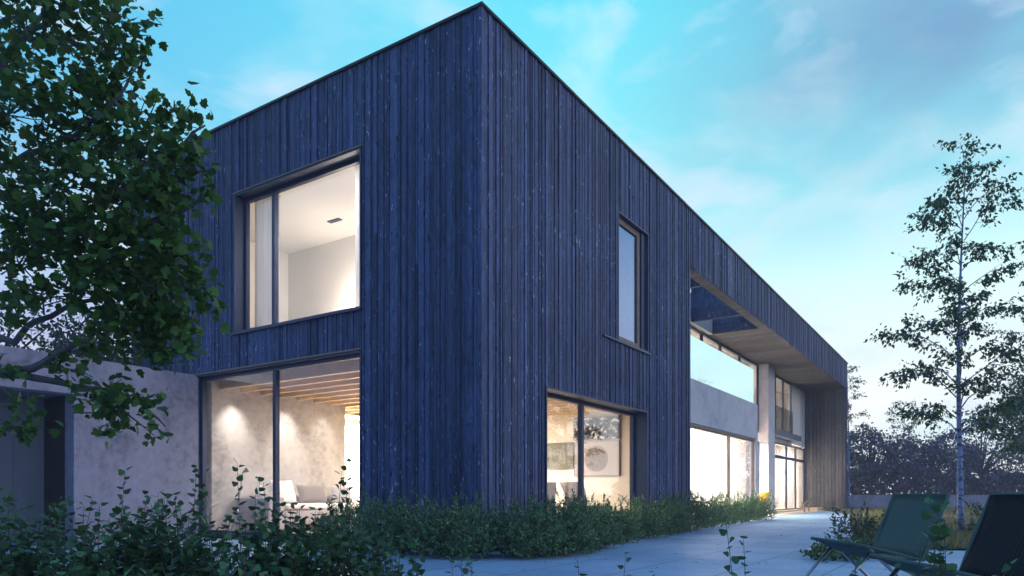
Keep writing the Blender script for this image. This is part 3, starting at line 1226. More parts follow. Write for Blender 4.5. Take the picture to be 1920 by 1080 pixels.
# reading lamp and two low chairs in the picture room
t = thing('reading_lamp', 'thin arched reading lamp in front of the cream wall', 'lamp', (6.3, 2.62, 0.06))
MB().lathe([(0.13, 0.0), (0.13, 0.02), (0.01, 0.025)], n=20).build('foot', M['black'], t)
MB().tube([(0, 0, 0.02), (0.0, 0.07, 0.85), (0, 0.13, 1.12), (0, 0.19, 1.16), (0, 0.23, 1.12)], 0.008, 8).build('pole', M['oakframe'], t)
MB().tube([(0, 0.21, 1.14), (0, 0.26, 1.03), (0, 0.29, 0.92)], [0.018, 0.03, 0.055], 12).build('lamp_shade', M['oakframe'], t)


def low_chair(x, y, rz, label):
    t = thing('low_chair', label, 'chair', (x, y, 0.06), rz, 'upholstered chairs in the picture room')
    MB().box(-0.30, 0.30, -0.30, 0.32, 0.34, 0.46).build('seat', M['chair_back'], t, True, 0.03)
    bk = MB()
    for s in (0, 1):
        for k in range(7):
            u = k / 6
            for sx in (-1, 1):
                bk.v.append((sx * (0.25 + 0.05 * u), 0.30 + 0.16 * u + s * 0.05 - 0.03 * math.sin(u * 3.14), 0.44 + 0.46 * u))
    for k in range(6):
        a = k * 2
        bk.f += [(a, a + 1, a + 3, a + 2), (14 + a, 14 + a + 2, 14 + a + 3, 14 + a + 1), (a, a + 2, a + 16, a + 14), (a + 1, a + 15, a + 17, a + 3)]
    bk.f += [(12, 13, 27, 26), (0, 14, 15, 1)]
    bk.m += [0] * 26
    bk.build('backrest', M['chair_back'], t, True)
    for sx in (-1, 1):
        for sy in (-1, 1):
            MB().tube([(sx * 0.24, sy * 0.24, 0.34), (sx * 0.27, sy * 0.27, 0.0)], [0.018, 0.012], 8).build('leg', M['oakframe'], t)


low_chair(4.85, 1.98, rad(112), 'taupe low chair under the reading lamp')
low_chair(4.85, 0.98, rad(70), 'taupe low chair below the disc picture, nearer the window jamb')

# ------------------------------------------------------------------ garden wall with the entrance recess
gw = thing('garden_wall', 'pale concrete garden wall with a deep door recess running up to the tall window', 'wall')
w = MB()
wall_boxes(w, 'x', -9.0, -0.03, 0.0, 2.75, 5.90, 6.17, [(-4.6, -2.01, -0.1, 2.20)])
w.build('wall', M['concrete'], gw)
w = MB()
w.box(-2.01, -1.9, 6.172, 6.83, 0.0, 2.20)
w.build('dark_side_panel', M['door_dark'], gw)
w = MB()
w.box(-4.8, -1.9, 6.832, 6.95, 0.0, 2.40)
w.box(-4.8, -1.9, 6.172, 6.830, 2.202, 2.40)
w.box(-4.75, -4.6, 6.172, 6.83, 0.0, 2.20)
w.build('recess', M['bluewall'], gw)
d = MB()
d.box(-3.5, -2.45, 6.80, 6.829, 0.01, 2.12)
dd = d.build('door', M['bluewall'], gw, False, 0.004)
h = MB().tube([(-3.38, 6.77, 0.95), (-3.38, 6.77, 1.25)], 0.012, 8)
h.tube([(-3.38, 6.80, 0.98), (-3.38, 6.77, 0.98)], 0.009, 6)
h.tube([(-3.38, 6.80, 1.22), (-3.38, 6.77, 1.22)], 0.009, 6)
h.build('handle', M['steel'], dd)

# far low wall behind the lawn
lw_ = MB()
p, q = cp(12, 39.5), cp(60, 43.0)
dirv = (q - p).normalized()
nrm = Vector((-dirv.y, dirv.x, 0)) * 0.3
i = 0
for a, zz in ((p, -0.05), (q, -0.05), (q + nrm, -0.05), (p + nrm, -0.05), (p, 0.72), (q, 0.72), (q + nrm, 0.72), (p + nrm, 0.72)):
    lw_.v.append((a.x, a.y, zz))
lw_.f += [(0, 3, 2, 1), (4, 5, 6, 7), (0, 1, 5, 4), (1, 2, 6, 5), (2, 3, 7, 6), (3, 0, 4, 7)]
lw_.m += [0] * 6
tag(lw_.build('low_wall', M['concrete']), 'long low concrete wall at the far edge of the garden', 'wall')

# ------------------------------------------------------------------ lounge chairs
def fabric(name, a, bcol, ribs):
    m = mat(name)
    b = NB(m)
    wv = b.new('ShaderNodeTexWave')
    wv.bands_direction = 'X'
    b.set(wv.inputs['Vector'], b.coord())
    wv.inputs['Scale'].default_value = ribs
    n = b.noise(b.coord(), 60.0, 3.0)
    c = b.mix(0.3, b.mix(wv.outputs['Fac'], a, bcol), b.ramp(n, [(0.3, a), (0.7, bcol)]))
    b.out(b.principled(c, 0.85, 0.2, 0, b.bump(wv.outputs['Fac'], 0.3, 0.004)))
    return m


M['teal'] = fabric('teal sling cloth', (0.060, 0.105, 0.095), (0.080, 0.130, 0.115), 40.0)
M['darkback'] = fabric('near black ribbed backrest', (0.006, 0.010, 0.012), (0.016, 0.022, 0.026), 12.0)  # near black tone for one backrest only; that chair's seat stays teal


def sheet_strip(prof, hw, th=0.014):
    """a cloth strip: profile (y,z) swept across the width"""
    mb = MB()
    n = len(prof)
    nx = 8
    for s in (0, 1):
        for k, (y, z) in enumerate(prof):
            y2, z2 = prof[min(k + 1, n - 1)]
            y1, z1 = prof[max(k - 1, 0)]
            ty, tz = y2 - y1, z2 - z1
            L = math.hypot(ty, tz) or 1
            ny, nz = -tz / L, ty / L
            for i in range(nx + 1):
                u = i / nx * 2 - 1
                sag = -0.012 * (1 - u * u)
                o = (th if s else 0) + sag
                mb.v.append((u * hw, y + ny * o, z + nz * o))
    W_ = nx + 1
    for s in (0, 1):
        b = s * n * W_
        for k in range(n - 1):
            for i in range(nx):
                q = (b + k * W_ + i, b + k * W_ + i + 1, b + (k + 1) * W_ + i + 1, b + (k + 1) * W_ + i)
                mb.f.append(q if s else q[::-1])
                mb.m.append(0)
    B = n * W_
    for k in range(n - 1):
        for i in (0, nx):
            q = (k * W_ + i, (k + 1) * W_ + i, B + (k + 1) * W_ + i, B + k * W_ + i)
            mb.f.append(q)
            mb.m.append(0)
    for i in range(nx):
        for k in (0, n - 1):
            mb.f.append((k * W_ + i, k * W_ + i + 1, B + k * W_ + i + 1, B + k * W_ + i))
            mb.m.append(0)
    return mb


def lounge_chair(loc, rz, backm, label):
    """sits facing local +y"""
    t = thing('lounge_chair', label, 'chair', loc, rz, 'folding lounge chairs on the terrace')
    hw = 0.285
    back = [(-0.20 - 0.16 * (k / 8) - 0.015 * math.sin(math.pi * k / 8), 0.315 + 0.40 * k / 8) for k in range(9)]
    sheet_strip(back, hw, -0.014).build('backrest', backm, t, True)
    seat = [(-0.20 + 0.42 * k / 8, 0.31 + 0.10 * (k / 8) - 0.045 * math.sin(math.pi * k / 8)) for k in range(9)]
    sheet_strip(seat, hw).build('seat', M['teal'], t, True)
    fr = MB()
    for sx in (-1, 1):
        x = sx * (hw + 0.012)
        fr.tube([(x, 0.235, 0.415), (x, 0.0, 0.36), (x, -0.20, 0.31), (x, -0.28, 0.52), (x, -0.365, 0.725)], 0.011, 8)
    fr.tube([(-hw, 0.235, 0.415), (hw, 0.235, 0.415)], 0.011, 8)
    fr.tube([(-hw, -0.365, 0.722), (hw, -0.365, 0.722)], 0.009, 8)
    fr.build('frame', M['teal'], t, True)
    for sx in (-1, 1):
        x = sx * (hw - 0.03)
        MB().tube([(x, 0.10, 0.37), (x, 0.42, 0.0)], 0.011, 8).build('leg', M['steel'], t, True)
        MB().tube([(x - sx * 0.025, 0.10, 0.37), (x - sx * 0.025, -0.30, 0.0)], 0.011, 8).build('leg', M['steel'], t, True)
    MB().tube([(-hw + 0.03, 0.34, 0.095), (hw - 0.03, 0.34, 0.095)], 0.008, 8).build('crossbar', M['steel'], t, True)
    return t


ang_left = math.atan2(-RGT.y, -RGT.x) - math.pi / 2       # faces to the picture's left
lounge_chair(cp(2.36, 4.72, 0.0), ang_left + rad(2), M['teal'], 'teal sling lounge chair, the one farther along the terrace')
lounge_chair(cp(2.03, 3.28, 0.0), ang_left - rad(3), M['darkback'], 'lounge chair with near black ribbed backrest and teal seat, closest to the viewer')

# yellow chair by the pillar
t = thing('garden_chair', 'small yellow shell chair on the terrace by the concrete pillar', 'chair', (16.9, 0.95, 0.0), rad(150))
sh = MB()
n = 14
for k in range(6):
    u = k / 5
    for i in range(n + 1):
        th = -1.9 + 3.8 * i / n
        rr = 0.26 + 0.12 * u
        hh = 0.36 + (0.16 + 0.30 * (0.5 + 0.5 * math.cos(th))) * u
        sh.v.append((rr * math.sin(th), rr * math.cos(th) * 0.9, hh))
for k in range(5):
    for i in range(n):
        a = k * (n + 1) + i
        sh.f.append((a, a + 1, a + n + 2, a + n + 1))
        sh.m.append(0)
o = sh.build('shell', M['yellow'], t, True)
md = o.modifiers.new('thick', 'SOLIDIFY')
md.thickness = 0.02
MB().lathe([(0.02, 0.36), (0.26, 0.36), (0.26, 0.38), (0.02, 0.38)], n=20).build('seat', M['yellow'], t)
for k in range(4):
    th = k * math.pi / 2 + 0.78
    MB().tube([(0.15 * math.cos(th), 0.15 * math.sin(th), 0.36), (0.27 * math.cos(th), 0.27 * math.sin(th), 0.0)], 0.012, 6).build('leg', M['black'], t)
# slatted low bench by the glass doors
t = thing('bench', 'low curved timber bench in front of the glass doors', 'bench', (24.3, 0.9, 0.0), rad(4))
MB().tube([(-0.9, 0, 0.30), (-0.4, 0, 0.36), (0.3, 0, 0.44), (0.9, 0, 0.48)], 0.045, 10).build('seat', M['oakframe'], t, True)
for x in (-0.75, 0.75):
    MB().tube([(x, 0.0, 0.33), (x, 0.0, 0.0)], 0.03, 8).build('leg', M['oakframe'], t)


# ------------------------------------------------------------------ plants
def limb(mb, p0, p1, r0, r1, rng, wob=0.06, n=7):
    p0, p1 = Vector(p0), Vector(p1)
    L = (p1 - p0).length
    pts, rs = [], []
    off = Vector(rng.normal(size=3)) * wob * L
    for k in range(n):
        u = k / (n - 1)
        p = p0.lerp(p1, u) + off * math.sin(math.pi * u) + Vector((0, 0, 0.06 * L * math.sin(math.pi * u)))
        pts.append(p)
        rs.append(r0 + (r1 - r0) * u)
    mb.tube(pts, rs, 7)
    return pts


def twig_leaves(rng, tip, out, count, size, spread, droop=0.35):
    """leaves set along a short twig"""
    out = np.array(out, float)
    out /= max(np.linalg.norm(out), 1e-6)
    pos, al, nr, sz = [], [], [], []
    for i in range(count):
        u = i / max(count - 1, 1)
        p = np.array(tip) + out * spread * (u - 0.3) + rng.normal(size=3) * spread * 0.22
        a = out * 0.5 + rng.normal(size=3) * 0.75 + np.array([0, 0, -droop])
        nm = np.array([0, 0, 1.0]) + rng.normal(size=3) * 0.7
        pos.append(p)
        al.append(a)
        nr.append(nm)
        sz.append(size * rng.uniform(0.5, 1.35))
    return pos, al, nr, sz


def crown_from_blobs(rng, blobs, leafsize, per_twig, shape, m, parent, hub, spread=0.16, twigs=True, name='crown', droop=0.35):
    """blobs: (centre, (rx,ry,rz), number of twigs)"""
    P, A, N, Z = [], [], [], []
    tw = MB()
    for c, rr, cnt in blobs:
        c = np.array(c)
        d = rvec(rng, cnt) * (rng.random((cnt, 1)) ** 0.45)
        pts = c + d * np.array(rr)
        for k in range(cnt):
            out = pts[k] - np.array(hub)
            out = out / max(np.linalg.norm(out), 1e-6) + d[k] * 0.8
            p, a, n_, s = twig_leaves(rng, pts[k], out, per_twig, leafsize, spread, droop)
            P += p; A += a; N += n_; Z += s
            if twigs and k % 3 == 0:
                o = out / np.linalg.norm(out)
                q0 = pts[k] - o * spread * 1.6 - (pts[k] - c) * 0.25
                tw.tube([tuple(q0), tuple((q0 + pts[k]) / 2 + rng.normal(size=3) * 0.015), tuple(pts[k] + o * spread * 0.5)], [0.006, 0.004, 0.002], 4, False)
    leaves(name, shape, P, A, N, Z, m, parent)
    return tw


# --- foreground broadleaf tree
rng = np.random.default_rng(11)
tree = thing('broadleaf_tree', 'large dark leafy tree overhanging the garden wall and tall windows', 'tree', (0, 0, 0))
HUB = cp(-4.9, 4.9, 2.4)
tb = MB()
base_p = cp(-5.0, 5.0, -0.05)
tb.tube([base_p, cp(-5.0, 5.0, 0.25), cp(-4.95, 4.95, 1.2), cp(-4.9, 4.9, 2.3), cp(-4.8, 4.8, 3.6), cp(-4.6, 4.7, 5.2)], [0.24, 0.17, 0.14, 0.12, 0.08, 0.03], 12)
br = MB()


def pl(*pts):
    return [at(*p) for p in pts]


def branch(pts, r0, r1):
    n = len(pts)
    # smooth with midpoints
    sm = []
    for i in range(n - 1):
        a, b_ = pts[i], pts[i + 1]
        for k in range(3):
            u = k / 3
            sm.append(a.lerp(b_, u))
    sm.append(pts[-1])
    for i in range(1, len(sm) - 1):
        sm[i] = sm[i] + Vector(rng.normal(size=3)) * 0.008
    rs = [r0 + (r1 - r0) * (i / (len(sm) - 1)) for i in range(len(sm))]
    br.tube(sm, rs, 8)


branch([cp(-4.93, 4.93, 1.35)] + pl((-40, 705, 4.3), (60, 690, 4.15), (120, 660, 4.1), (180, 620, 4.05), (240, 590, 4.0), (330, 560, 4.0)), 0.032, 0.006)
branch([cp(-4.93, 4.93, 1.30)] + pl((-60, 690, 4.4), (40, 704, 4.2), (120, 722, 4.15), (200, 735, 4.1), (270, 760, 4.05), (310, 800, 4.0)), 0.035, 0.004)
branch([cp(-4.91, 4.91, 1.75)] + pl((-40, 630, 4.5), (20, 640, 4.4), (70, 600, 4.35), (140, 570, 4.3), (230, 540, 4.2), (330, 520, 4.1)), 0.03, 0.005)
branch([cp(-4.9, 4.9, 2.2)] + pl((-60, 520, 4.5), (40, 460, 4.3), (150, 400, 4.1), (260, 340, 4.0), (340, 280, 3.9), (385, 235, 3.9)), 0.036, 0.005)
branch([cp(-4.9, 4.9, 2.3)] + pl((-50, 200, 4.6), (10, 105, 4.5), (60, 60, 4.4), (130, 20, 4.3), (200, -40, 4.2)), 0.035, 0.008)
branch([cp(-4.88, 4.88, 2.5)] + pl((-30, 170, 4.7), (30, 75, 4.6), (80, 20, 4.5), (110, -60, 4.5)), 0.028, 0.008)
branch(pl((55, 75, 4.4), (110, 70, 4.3), (200, 100, 4.2), (260, 130, 4.1), (275, 110, 4.0)), 0.018, 0.004)
branch(pl((60, 455, 4.3), (160, 470, 4.1), (280, 420, 3.9), (370, 380, 3.8), (410, 350, 3.8)), 0.025, 0.004)
branch([cp(-4.9, 4.9, 2.1)] + pl((-40, 330, 4.2), (60, 290, 4.1), (150, 250, 4.0), (220, 180, 3.9), (260, 120, 3.9)), 0.026, 0.004)
branch([cp(-4.93, 4.93, 1.1)] + pl((-60, 760, 4.2), (20, 757, 4.1), (80, 790, 4.0)), 0.015, 0.003)
branch([cp(-4.93, 4.93, 1.1)] + pl((-60, 770, 4.0), (10, 800, 3.9), (48, 825, 3.9)), 0.012, 0.003)

px = lambda r_, d: r_ / FOC * d


def blob(x, y, d, rx, ry, cnt, rd=None):
    c = at(x - 34.0 * max(0.0, x) / 400.0, y, d)
    r1, r2 = px(rx, d), px(ry, d)
    rdm = rd if rd is not None else (r1 + r2) * 0.5
    return (c, (max(r1, rdm * 0.7), max(r1, rdm * 0.7), r2), cnt)


blobs = [
    blob(150, 40, 4.1, 110, 60, 60), blob(245, 50, 4.0, 40, 55, 24), blob(30, 10, 4.2, 50, 35, 18), blob(250, 100, 4.0, 30, 22, 8),
    blob(20, 110, 4.2, 30, 40, 12), blob(180, 140, 4.0, 80, 60, 46), blob(60, 190, 4.0, 80, 60, 40), blob(150, 240, 4.0, 110, 70, 70), blob(245, 170, 4.0, 26, 40, 10),
    blob(40, 300, 4.0, 70, 70, 46), blob(225, 260, 3.9, 40, 50, 16), blob(330, 225, 3.9, 50, 22, 14), blob(375, 222, 3.9, 22, 16, 7), blob(325, 290, 3.8, 45, 40, 26),
    blob(380, 300, 3.8, 30, 34, 14), blob(300, 350, 3.8, 60, 46, 34), blob(385, 370, 3.8, 30, 30, 9), blob(170, 340, 3.9, 90, 60, 64), blob(60, 400, 4.0, 80, 70, 60),
    blob(200, 430, 3.9, 100, 70, 84), blob(310, 430, 3.8, 60, 60, 36), blob(80, 500, 4.0, 100, 50, 60), blob(230, 510, 3.9, 90, 60, 70), blob(330, 520, 3.8, 60, 60, 38),
    blob(385, 500, 3.8, 28, 40, 10), blob(380, 575, 3.8, 36, 40, 16), blob(310, 600, 3.9, 60, 45, 36), blob(240, 590, 3.9, 45, 50, 24), blob(270, 650, 3.9, 40, 30, 14),
    blob(340, 650, 3.9, 40, 30, 18), blob(140, 560, 4.0, 70, 30, 22), blob(30, 560, 4.1, 40, 30, 14), blob(180, 650, 4.0, 22, 40, 7),
    blob(160, 720, 4.0, 30, 25, 7), blob(230, 745, 4.0, 50, 26, 18), blob(280, 745, 4.0, 22, 20, 7), blob(225, 775, 4.0, 26, 18, 7), blob(300, 800, 4.0, 16, 22, 3),
    blob(40, 755, 4.0, 40, 7, 4, 0.05), blob(75, 785, 4.0, 20, 8, 3, 0.05), blob(25, 800, 3.9, 26, 8, 3, 0.05), blob(50, 822, 3.9, 8, 8, 1, 0.03), blob(20, 690, 4.1, 20, 14, 3),
    blob(140, 690, 4.1, 30, 20, 5),
    # the rest of the crown, to the side and above
    (cp(-4.6, 4.4, 3.6), (1.2, 1.2, 0.9), 150), (cp(-5.4, 4.9, 2.8), (1.1, 1.2, 1.0), 130), (cp(-4.2, 4.6, 4.6), (1.3, 1.2, 0.9), 130), (cp(-5.0, 5.8, 3.8), (1.3, 1.2, 1.2), 110),
    (cp(-5.6, 4.2, 3.9), (1.0, 1.0, 0.9), 80), (cp(-4.7, 4.8, 5.5), (0.9, 0.9, 0.7), 80), (cp(-4.3, 3.5, 2.6), (0.6, 0.7, 0.8), 50),
]
twg = crown_from_blobs(rng, [(b_[0], b_[1], int(b_[2] * 0.70) + 1) for b_ in blobs], 0.050, 8, LOBED, M['leaf'], tree, HUB, 0.13)
br.v_offset = 0
tb.build('trunk', M['bark'], tree, True)
br.build('branches', M['bark'], tree, True)
twg.build('twigs', M['bark'], tree)['kind'] = 'stuff'


# --- foreground leafy shrubs
def shoot(rng, P, A, N, Z, st, p0, p1, size, step=0.035, r=0.0035, curve=0.08):
    p0, p1 = np.array(p0), np.array(p1)
    L = np.linalg.norm(p1 - p0)
    bend = rng.normal(size=3) * curve * L
    bend[2] = abs(bend[2]) * 0.3
    n = max(3, int(L / step))
    pts = []
    for i in range(n + 1):
        u = i / n
        pts.append(p0 + (p1 - p0) * u + bend * math.sin(math.pi * u * 0.8))
    st.tube([tuple(q) for q in pts], [r * (1 - 0.7 * i / n) for i in range(n + 1)], 5, False)
    ph = rng.random() * 6
    for i in range(1, n + 1):
        u = i / n
        if u < 0.12:
            continue
        th = ph + i * 2.4
        side = np.array([math.cos(th), math.sin(th), 0.15 + 0.5 * u])
        A.append(side + rng.normal(size=3) * 0.25)
        P.append(pts[i] + side * 0.006)
        N.append(np.array([0, 0, 1.0]) + side * 0.2 + rng.normal(size=3) * 0.45)
        Z.append(size * (1.05 - 0.45 * u) * rng.uniform(0.75, 1.15))


def shrub(label, px_, d, width, height, nsh, size, tall=(), seed=1, group='leafy shrubs in front of the terrace', shape=IVY, m='leaf_shrub'):
    rng = np.random.default_rng(seed)
    c = cp((px_ - 960) / FOC * d, d, 0)
    t = thing('leafy_shrub', label, 'shrub', c, 0, group)
    P, A, N, Z, st = [], [], [], [], MB()
    for i in range(nsh):
        th = rng.random() * 6.283
        rr = width * math.sqrt(rng.random())
        hx = height * (1 - 0.35 * (rr / width) ** 2) * rng.uniform(0.6, 1.05)
        b0 = (rr * 0.35 * math.cos(th), rr * 0.35 * math.sin(th), 0.0)
        shoot(rng, P, A, N, Z, st, b0, (rr * math.cos(th), rr * math.sin(th), hx), size, 0.024)
    for (qx, qy) in tall:
        # a single long shoot reaching up out of the mass
        x = (qx - px_) / FOC * d
        z = 0.72 + (928 - qy) / FOC * d
        v = RGT * x
        shoot(rng, P, A, N, Z, st, (v.x * 0.4, v.y * 0.4, 0.05), (v.x, v.y, z), size * 0.95, 0.020, 0.003, 0.04)
    leaves('foliage', shape, P, A, N, Z, M[m], t)
    st.build('stems', M['bark'], t)
    return t


SH = [
    ('dense leafy shrub in the picture corner below the door recess', 40, 3.0, 0.30, 0.70, 60, ((30, 925), (90, 950))),
    ('leafy shrub with one tall shoot in front of the concrete wall', 190, 2.9, 0.26, 0.70, 56, ((235, 886), (285, 930), (140, 950))),
    ('leafy shrub at the foot of the tall window post', 330, 3.0, 0.27, 0.72, 60, ((365, 880), (385, 890), (300, 925))),
    ('leafy shrub with tall shoots crossing the floor lamp', 470, 2.9, 0.26, 0.69, 56, ((445, 872), (485, 905), (520, 935))),
    ('leafy shrub in front of the grey sofa', 590, 3.0, 0.25, 0.67, 52, ((640, 885), (655, 872), (560, 950), (610, 940))),
    ('leafy shrub before the lit passage at the cladding edge', 690, 3.1, 0.22, 0.60, 44, ((680, 935), (650, 945), (720, 975))),
    ('low leafy shrub at the paving edge', 790, 2.7, 0.16, 0.44, 30, ((880, 1045), (835, 1050), (770, 1020))),
    ('low leafy shrub in the bottom corner near the recess', 110, 2.3, 0.24, 0.52, 44, ()),
    ('low leafy shrub right below the concrete wall shrub', 290, 2.3, 0.24, 0.50, 44, ()),
    ('low leafy shrub right below the window post shrub', 450, 2.3, 0.24, 0.50, 44, ()),
    ('low leafy shrub right below the sofa shrub', 610, 2.3, 0.22, 0.47, 40, ()),
]
for i, (lab, qx, d, wd, hg, ns, tall) in enumerate(SH):
    shrub(lab, qx, d, wd, hg, int(ns * 2.1), 0.050, tall, 100 + i)


def sprig(label, tops, px_, d, seed, size=0.055):
    rng = np.random.default_rng(seed)
    c = cp((px_ - 960) / FOC * d, d, 0)
    t = thing('leafy_sprig', label, 'plant', c, 0, 'single leafy shoots by the path')
    P, A, N, Z, st = [], [], [], [], MB()
    for (qx, qy, dd) in tops:
        q = at(qx, qy, dd) - c
        shoot(rng, P, A, N, Z, st, (q.x * 0.2, q.y * 0.2, -0.02), tuple(q), size, 0.026, 0.003, 0.05)
    leaves('foliage', IVY, P, A, N, Z, M['leaf_shrub'], t)
    st.build('stem', M['bark'], t)


sprig('thin leafy shoot in front of the corner of the cladding', [(903, 930, 3.4), (870, 990, 3.3)], 890, 3.4, 41, 0.045)
sprig('small leafy tip at the lower picture edge before the hedge', [(1075, 1055, 2.6)], 1078, 2.6, 42, 0.045)
sprig('leafy tip at the lower picture edge on the paving', [(1178, 1042, 2.6), (1230, 1076, 2.6)], 1160, 2.6, 43, 0.045)
sprig('tall leafy shoots standing out against the blue paving', [(1358, 980, 2.7), (1390, 1012, 2.6)], 1395, 2.7, 44, 0.05)
sprig('leafy shoot climbing in front of the teal lounge chair', [(1732, 905, 2.5), (1757, 965, 2.4), (1740, 1020, 2.3), (1770, 985, 2.45), (1760, 1000, 2.4), (1735, 1040, 2.4), (1775, 1010, 2.5)], 1752, 2.45, 45, 0.06)
sprig('low leafy tips between the lounge chairs at the picture edge', [(1615, 1062, 2.4), (1680, 1068, 2.3), (1900, 1060, 2.2)], 1690, 2.4, 46, 0.05)


# --- clipped looking hedge shrubs along the facade
def fine_shrub(label, x, y, rx, ry, h, n, seed, group, m='leaf_hedge', leaf=0.042, z0=0.02, shape=NEEDLE, name='hedge_shrub', stems=26):
    rng = np.random.default_rng(seed)
    t = thing(name, label, 'shrub', (x, y, z0), 0, group)
    P, A, N, Z, st = [], [], [], [], MB()
    nt = n // 14
    for i in range(nt):
        th = rng.random() * 6.283
        u = rng.random()
        el = math.asin(u ** 0.8)
        rr = rng.uniform(0.62, 1.06) if rng.random() < 0.8 else rng.uniform(0.3, 0.7)
        lump = 1 + 0.14 * math.sin(3 * th + seed) + 0.10 * math.sin(5 * th + 2.1 * seed + 4 * u)
        d = np.array([math.cos(th) * math.cos(el) * rx, math.sin(th) * math.cos(el) * ry, math.sin(el) * h * 0.78 + 0.22 * h * min(1.0, rng.random() * 1.2)]) * rr * lump
        d[2] = max(0.02, min(d[2], h * 1.12))
        out = d / max(np.linalg.norm(d), 1e-6) + np.array([0, 0, 0.35]) + rng.normal(size=3) * 0.45
        out /= np.linalg.norm(out)
        L = rng.uniform(0.09, 0.2)
        for k in range(14):
            v = k / 13
            P.append(d + out * L * (v - 0.5))
            A.append(out * 0.8 + rng.normal(size=3) * 0.7)
            N.append(np.array([0, 0, 1.0]) + rng.normal(size=3) * 0.8)
            Z.append(leaf * rng.uniform(0.7, 1.25) * (1.1 - 0.4 * v))
        if i % max(1, nt // stems) == 0:
            st.tube([(d[0] * 0.25, d[1] * 0.25, -0.02), tuple(d * 0.6), tuple(d + out * L * 0.4)], [0.006, 0.004, 0.002], 4, False)
    leaves('foliage', shape, P, A, N, Z, M[m], t)
    st.build('stems', M['bark'], t)
    return t


HG = 'fine leaved shrubs along the foot of the house'
HS = [
    ('fine leaved shrub at the edge of the tall living room window', -0.55, 1.75, 0.45, 0.55, 0.62, 3600),
    ('fine leaved shrub in front of the dark cladding beside the tall window', -0.62, 0.85, 0.48, 0.60, 0.66, 4200),
    ('fine leaved shrub just before the cladding corner', -0.60, -0.10, 0.50, 0.58, 0.66, 4600),
    ('broad fine leaved shrub standing at the building corner', -0.10, -0.78, 0.55, 0.50, 0.62, 4600),
    ('fine leaved shrub jutting furthest onto the paving past the corner', 0.55, -0.90, 0.58, 0.46, 0.66, 5200),
    ('fine leaved shrub under the near end of the picture room window', 1.45, -0.72, 0.60, 0.42, 0.62, 5200),
    ('fine leaved shrub under the mullion of the picture room window', 2.55, -0.55, 0.70, 0.36, 0.58, 4600),
    ('fine leaved shrub under the far jamb of the picture room window', 3.85, -0.45, 0.78, 0.36, 0.60, 4600),
    ('fine leaved shrub in front of the cladding below the narrow upper window', 5.25, -0.40, 0.85, 0.36, 0.70, 4600),
    ('fine leaved shrub at the end of the cladding before the balcony', 6.8, -0.28, 0.90, 0.36, 0.72, 4200),
    ('fine leaved shrub before the first glowing curtain', 8.5, -0.10, 0.95, 0.36, 0.70, 3800),
    ('fine leaved shrub before the middle of the glowing curtains', 10.3, 0.0, 1.00, 0.36, 0.72, 3400),
    ('fine leaved shrub before the concrete jamb of the balcony', 12.2, 0.10, 1.05, 0.36, 0.74, 3200),
    ('last fine leaved shrub of the row near the yellow chair', 14.0, 0.18, 0.95, 0.38, 0.72, 3200),
]
for i, (lab, x, y, rx, ry, h, n) in enumerate(HS):
    fine_shrub(lab, x, y, rx, ry, h * 1.02, int(n * 2.1), 300 + i, HG, leaf=0.044, shape=OVAL, z0=0.0)

# loose ground cover at the planting bed
c = cp(3.65, 8.0)
fine_shrub('low spreading ground cover at the paving edge behind the lounge chair', c.x, c.y, 0.62, 0.38, 0.17, 900, 351, 'low plants in the planting bed', 'leaf_shrub', 0.06, 0.0, OVAL, 'ground_cover_plant')
c = cp(4.4, 8.5)
fine_shrub('ground cover under the teal lounge chair seat', c.x, c.y, 0.6, 0.5, 0.24, 900, 352, 'low plants in the planting bed', 'leaf_shrub', 0.06, 0.0, OVAL, 'ground_cover_plant')
c = cp(5.05, 10.3)
fine_shrub('wispy bed shrub seen against the far paving', c.x, c.y, 0.42, 0.42, 0.50, 1300, 353, 'low plants in the planting bed', 'leaf_far', 0.06, 0.0, OVAL, 'ground_cover_plant')
c = cp(6.2, 10.9)
fine_shrub('wispy bed shrub behind the teal lounge chair', c.x, c.y, 0.6, 0.5, 0.55, 1500, 354, 'low plants in the planting bed', 'leaf_far', 0.06, 0.0, OVAL, 'ground_cover_plant')
c = cp(8.6, 12.6)
fine_shrub('wispy bed shrub at the foot of the birch', c.x, c.y, 0.8, 0.6, 0.62, 1700, 355, 'low plants in the planting bed', 'leaf_far', 0.06, 0.0, OVAL, 'ground_cover_plant')


# --- grass in the planting bed
def in_poly(x, y, poly):
    c = False
    j = len(poly) - 1
    for i in range(len(poly)):
        xi, yi = poly[i]
        xj, yj = poly[j]
        if (yi > y) != (yj > y) and x < (xj - xi) * (y - yi) / (yj - yi) + xi:
            c = not c
        j = i
    return c


rng = np.random.default_rng(77)
P, A, N, Z = [], [], [], []
while len(P) < 17000:
    d = 7.4 + 30 * rng.random() ** 1.6
    x = d * rng.uniform(0.36, 0.80)
    if not in_poly(x, d, bed_pts):
        continue
    nn = 0.5 + 0.5 * math.sin(x * 1.7 + 1.3 * math.sin(d * 1.1)) * math.sin(d * 0.9)
    if rng.random() > 0.08 + 0.92 * nn ** 1.6:
        continue
    p = cp(x, d, 0.015)
    P.append(p)
    A.append(np.array([0, 0, 1.0]) + rng.normal(size=3) * 0.38)
    N.append(rng.normal(size=3))
    Z.append(rng.uniform(0.07, 0.19) * (0.5 + 0.8 * nn))
BLADE = (np.array([(-0.05, 0, 0), (0.05, 0, 0), (0.0, 1.0, 0.14)], float), [(0, 1, 2)])
g = leaves('grass', BLADE, P, A, N, Z, M['dry'])
tag(g, 'dry yellow green grass growing in the planting bed', 'grass', kind='stuff')


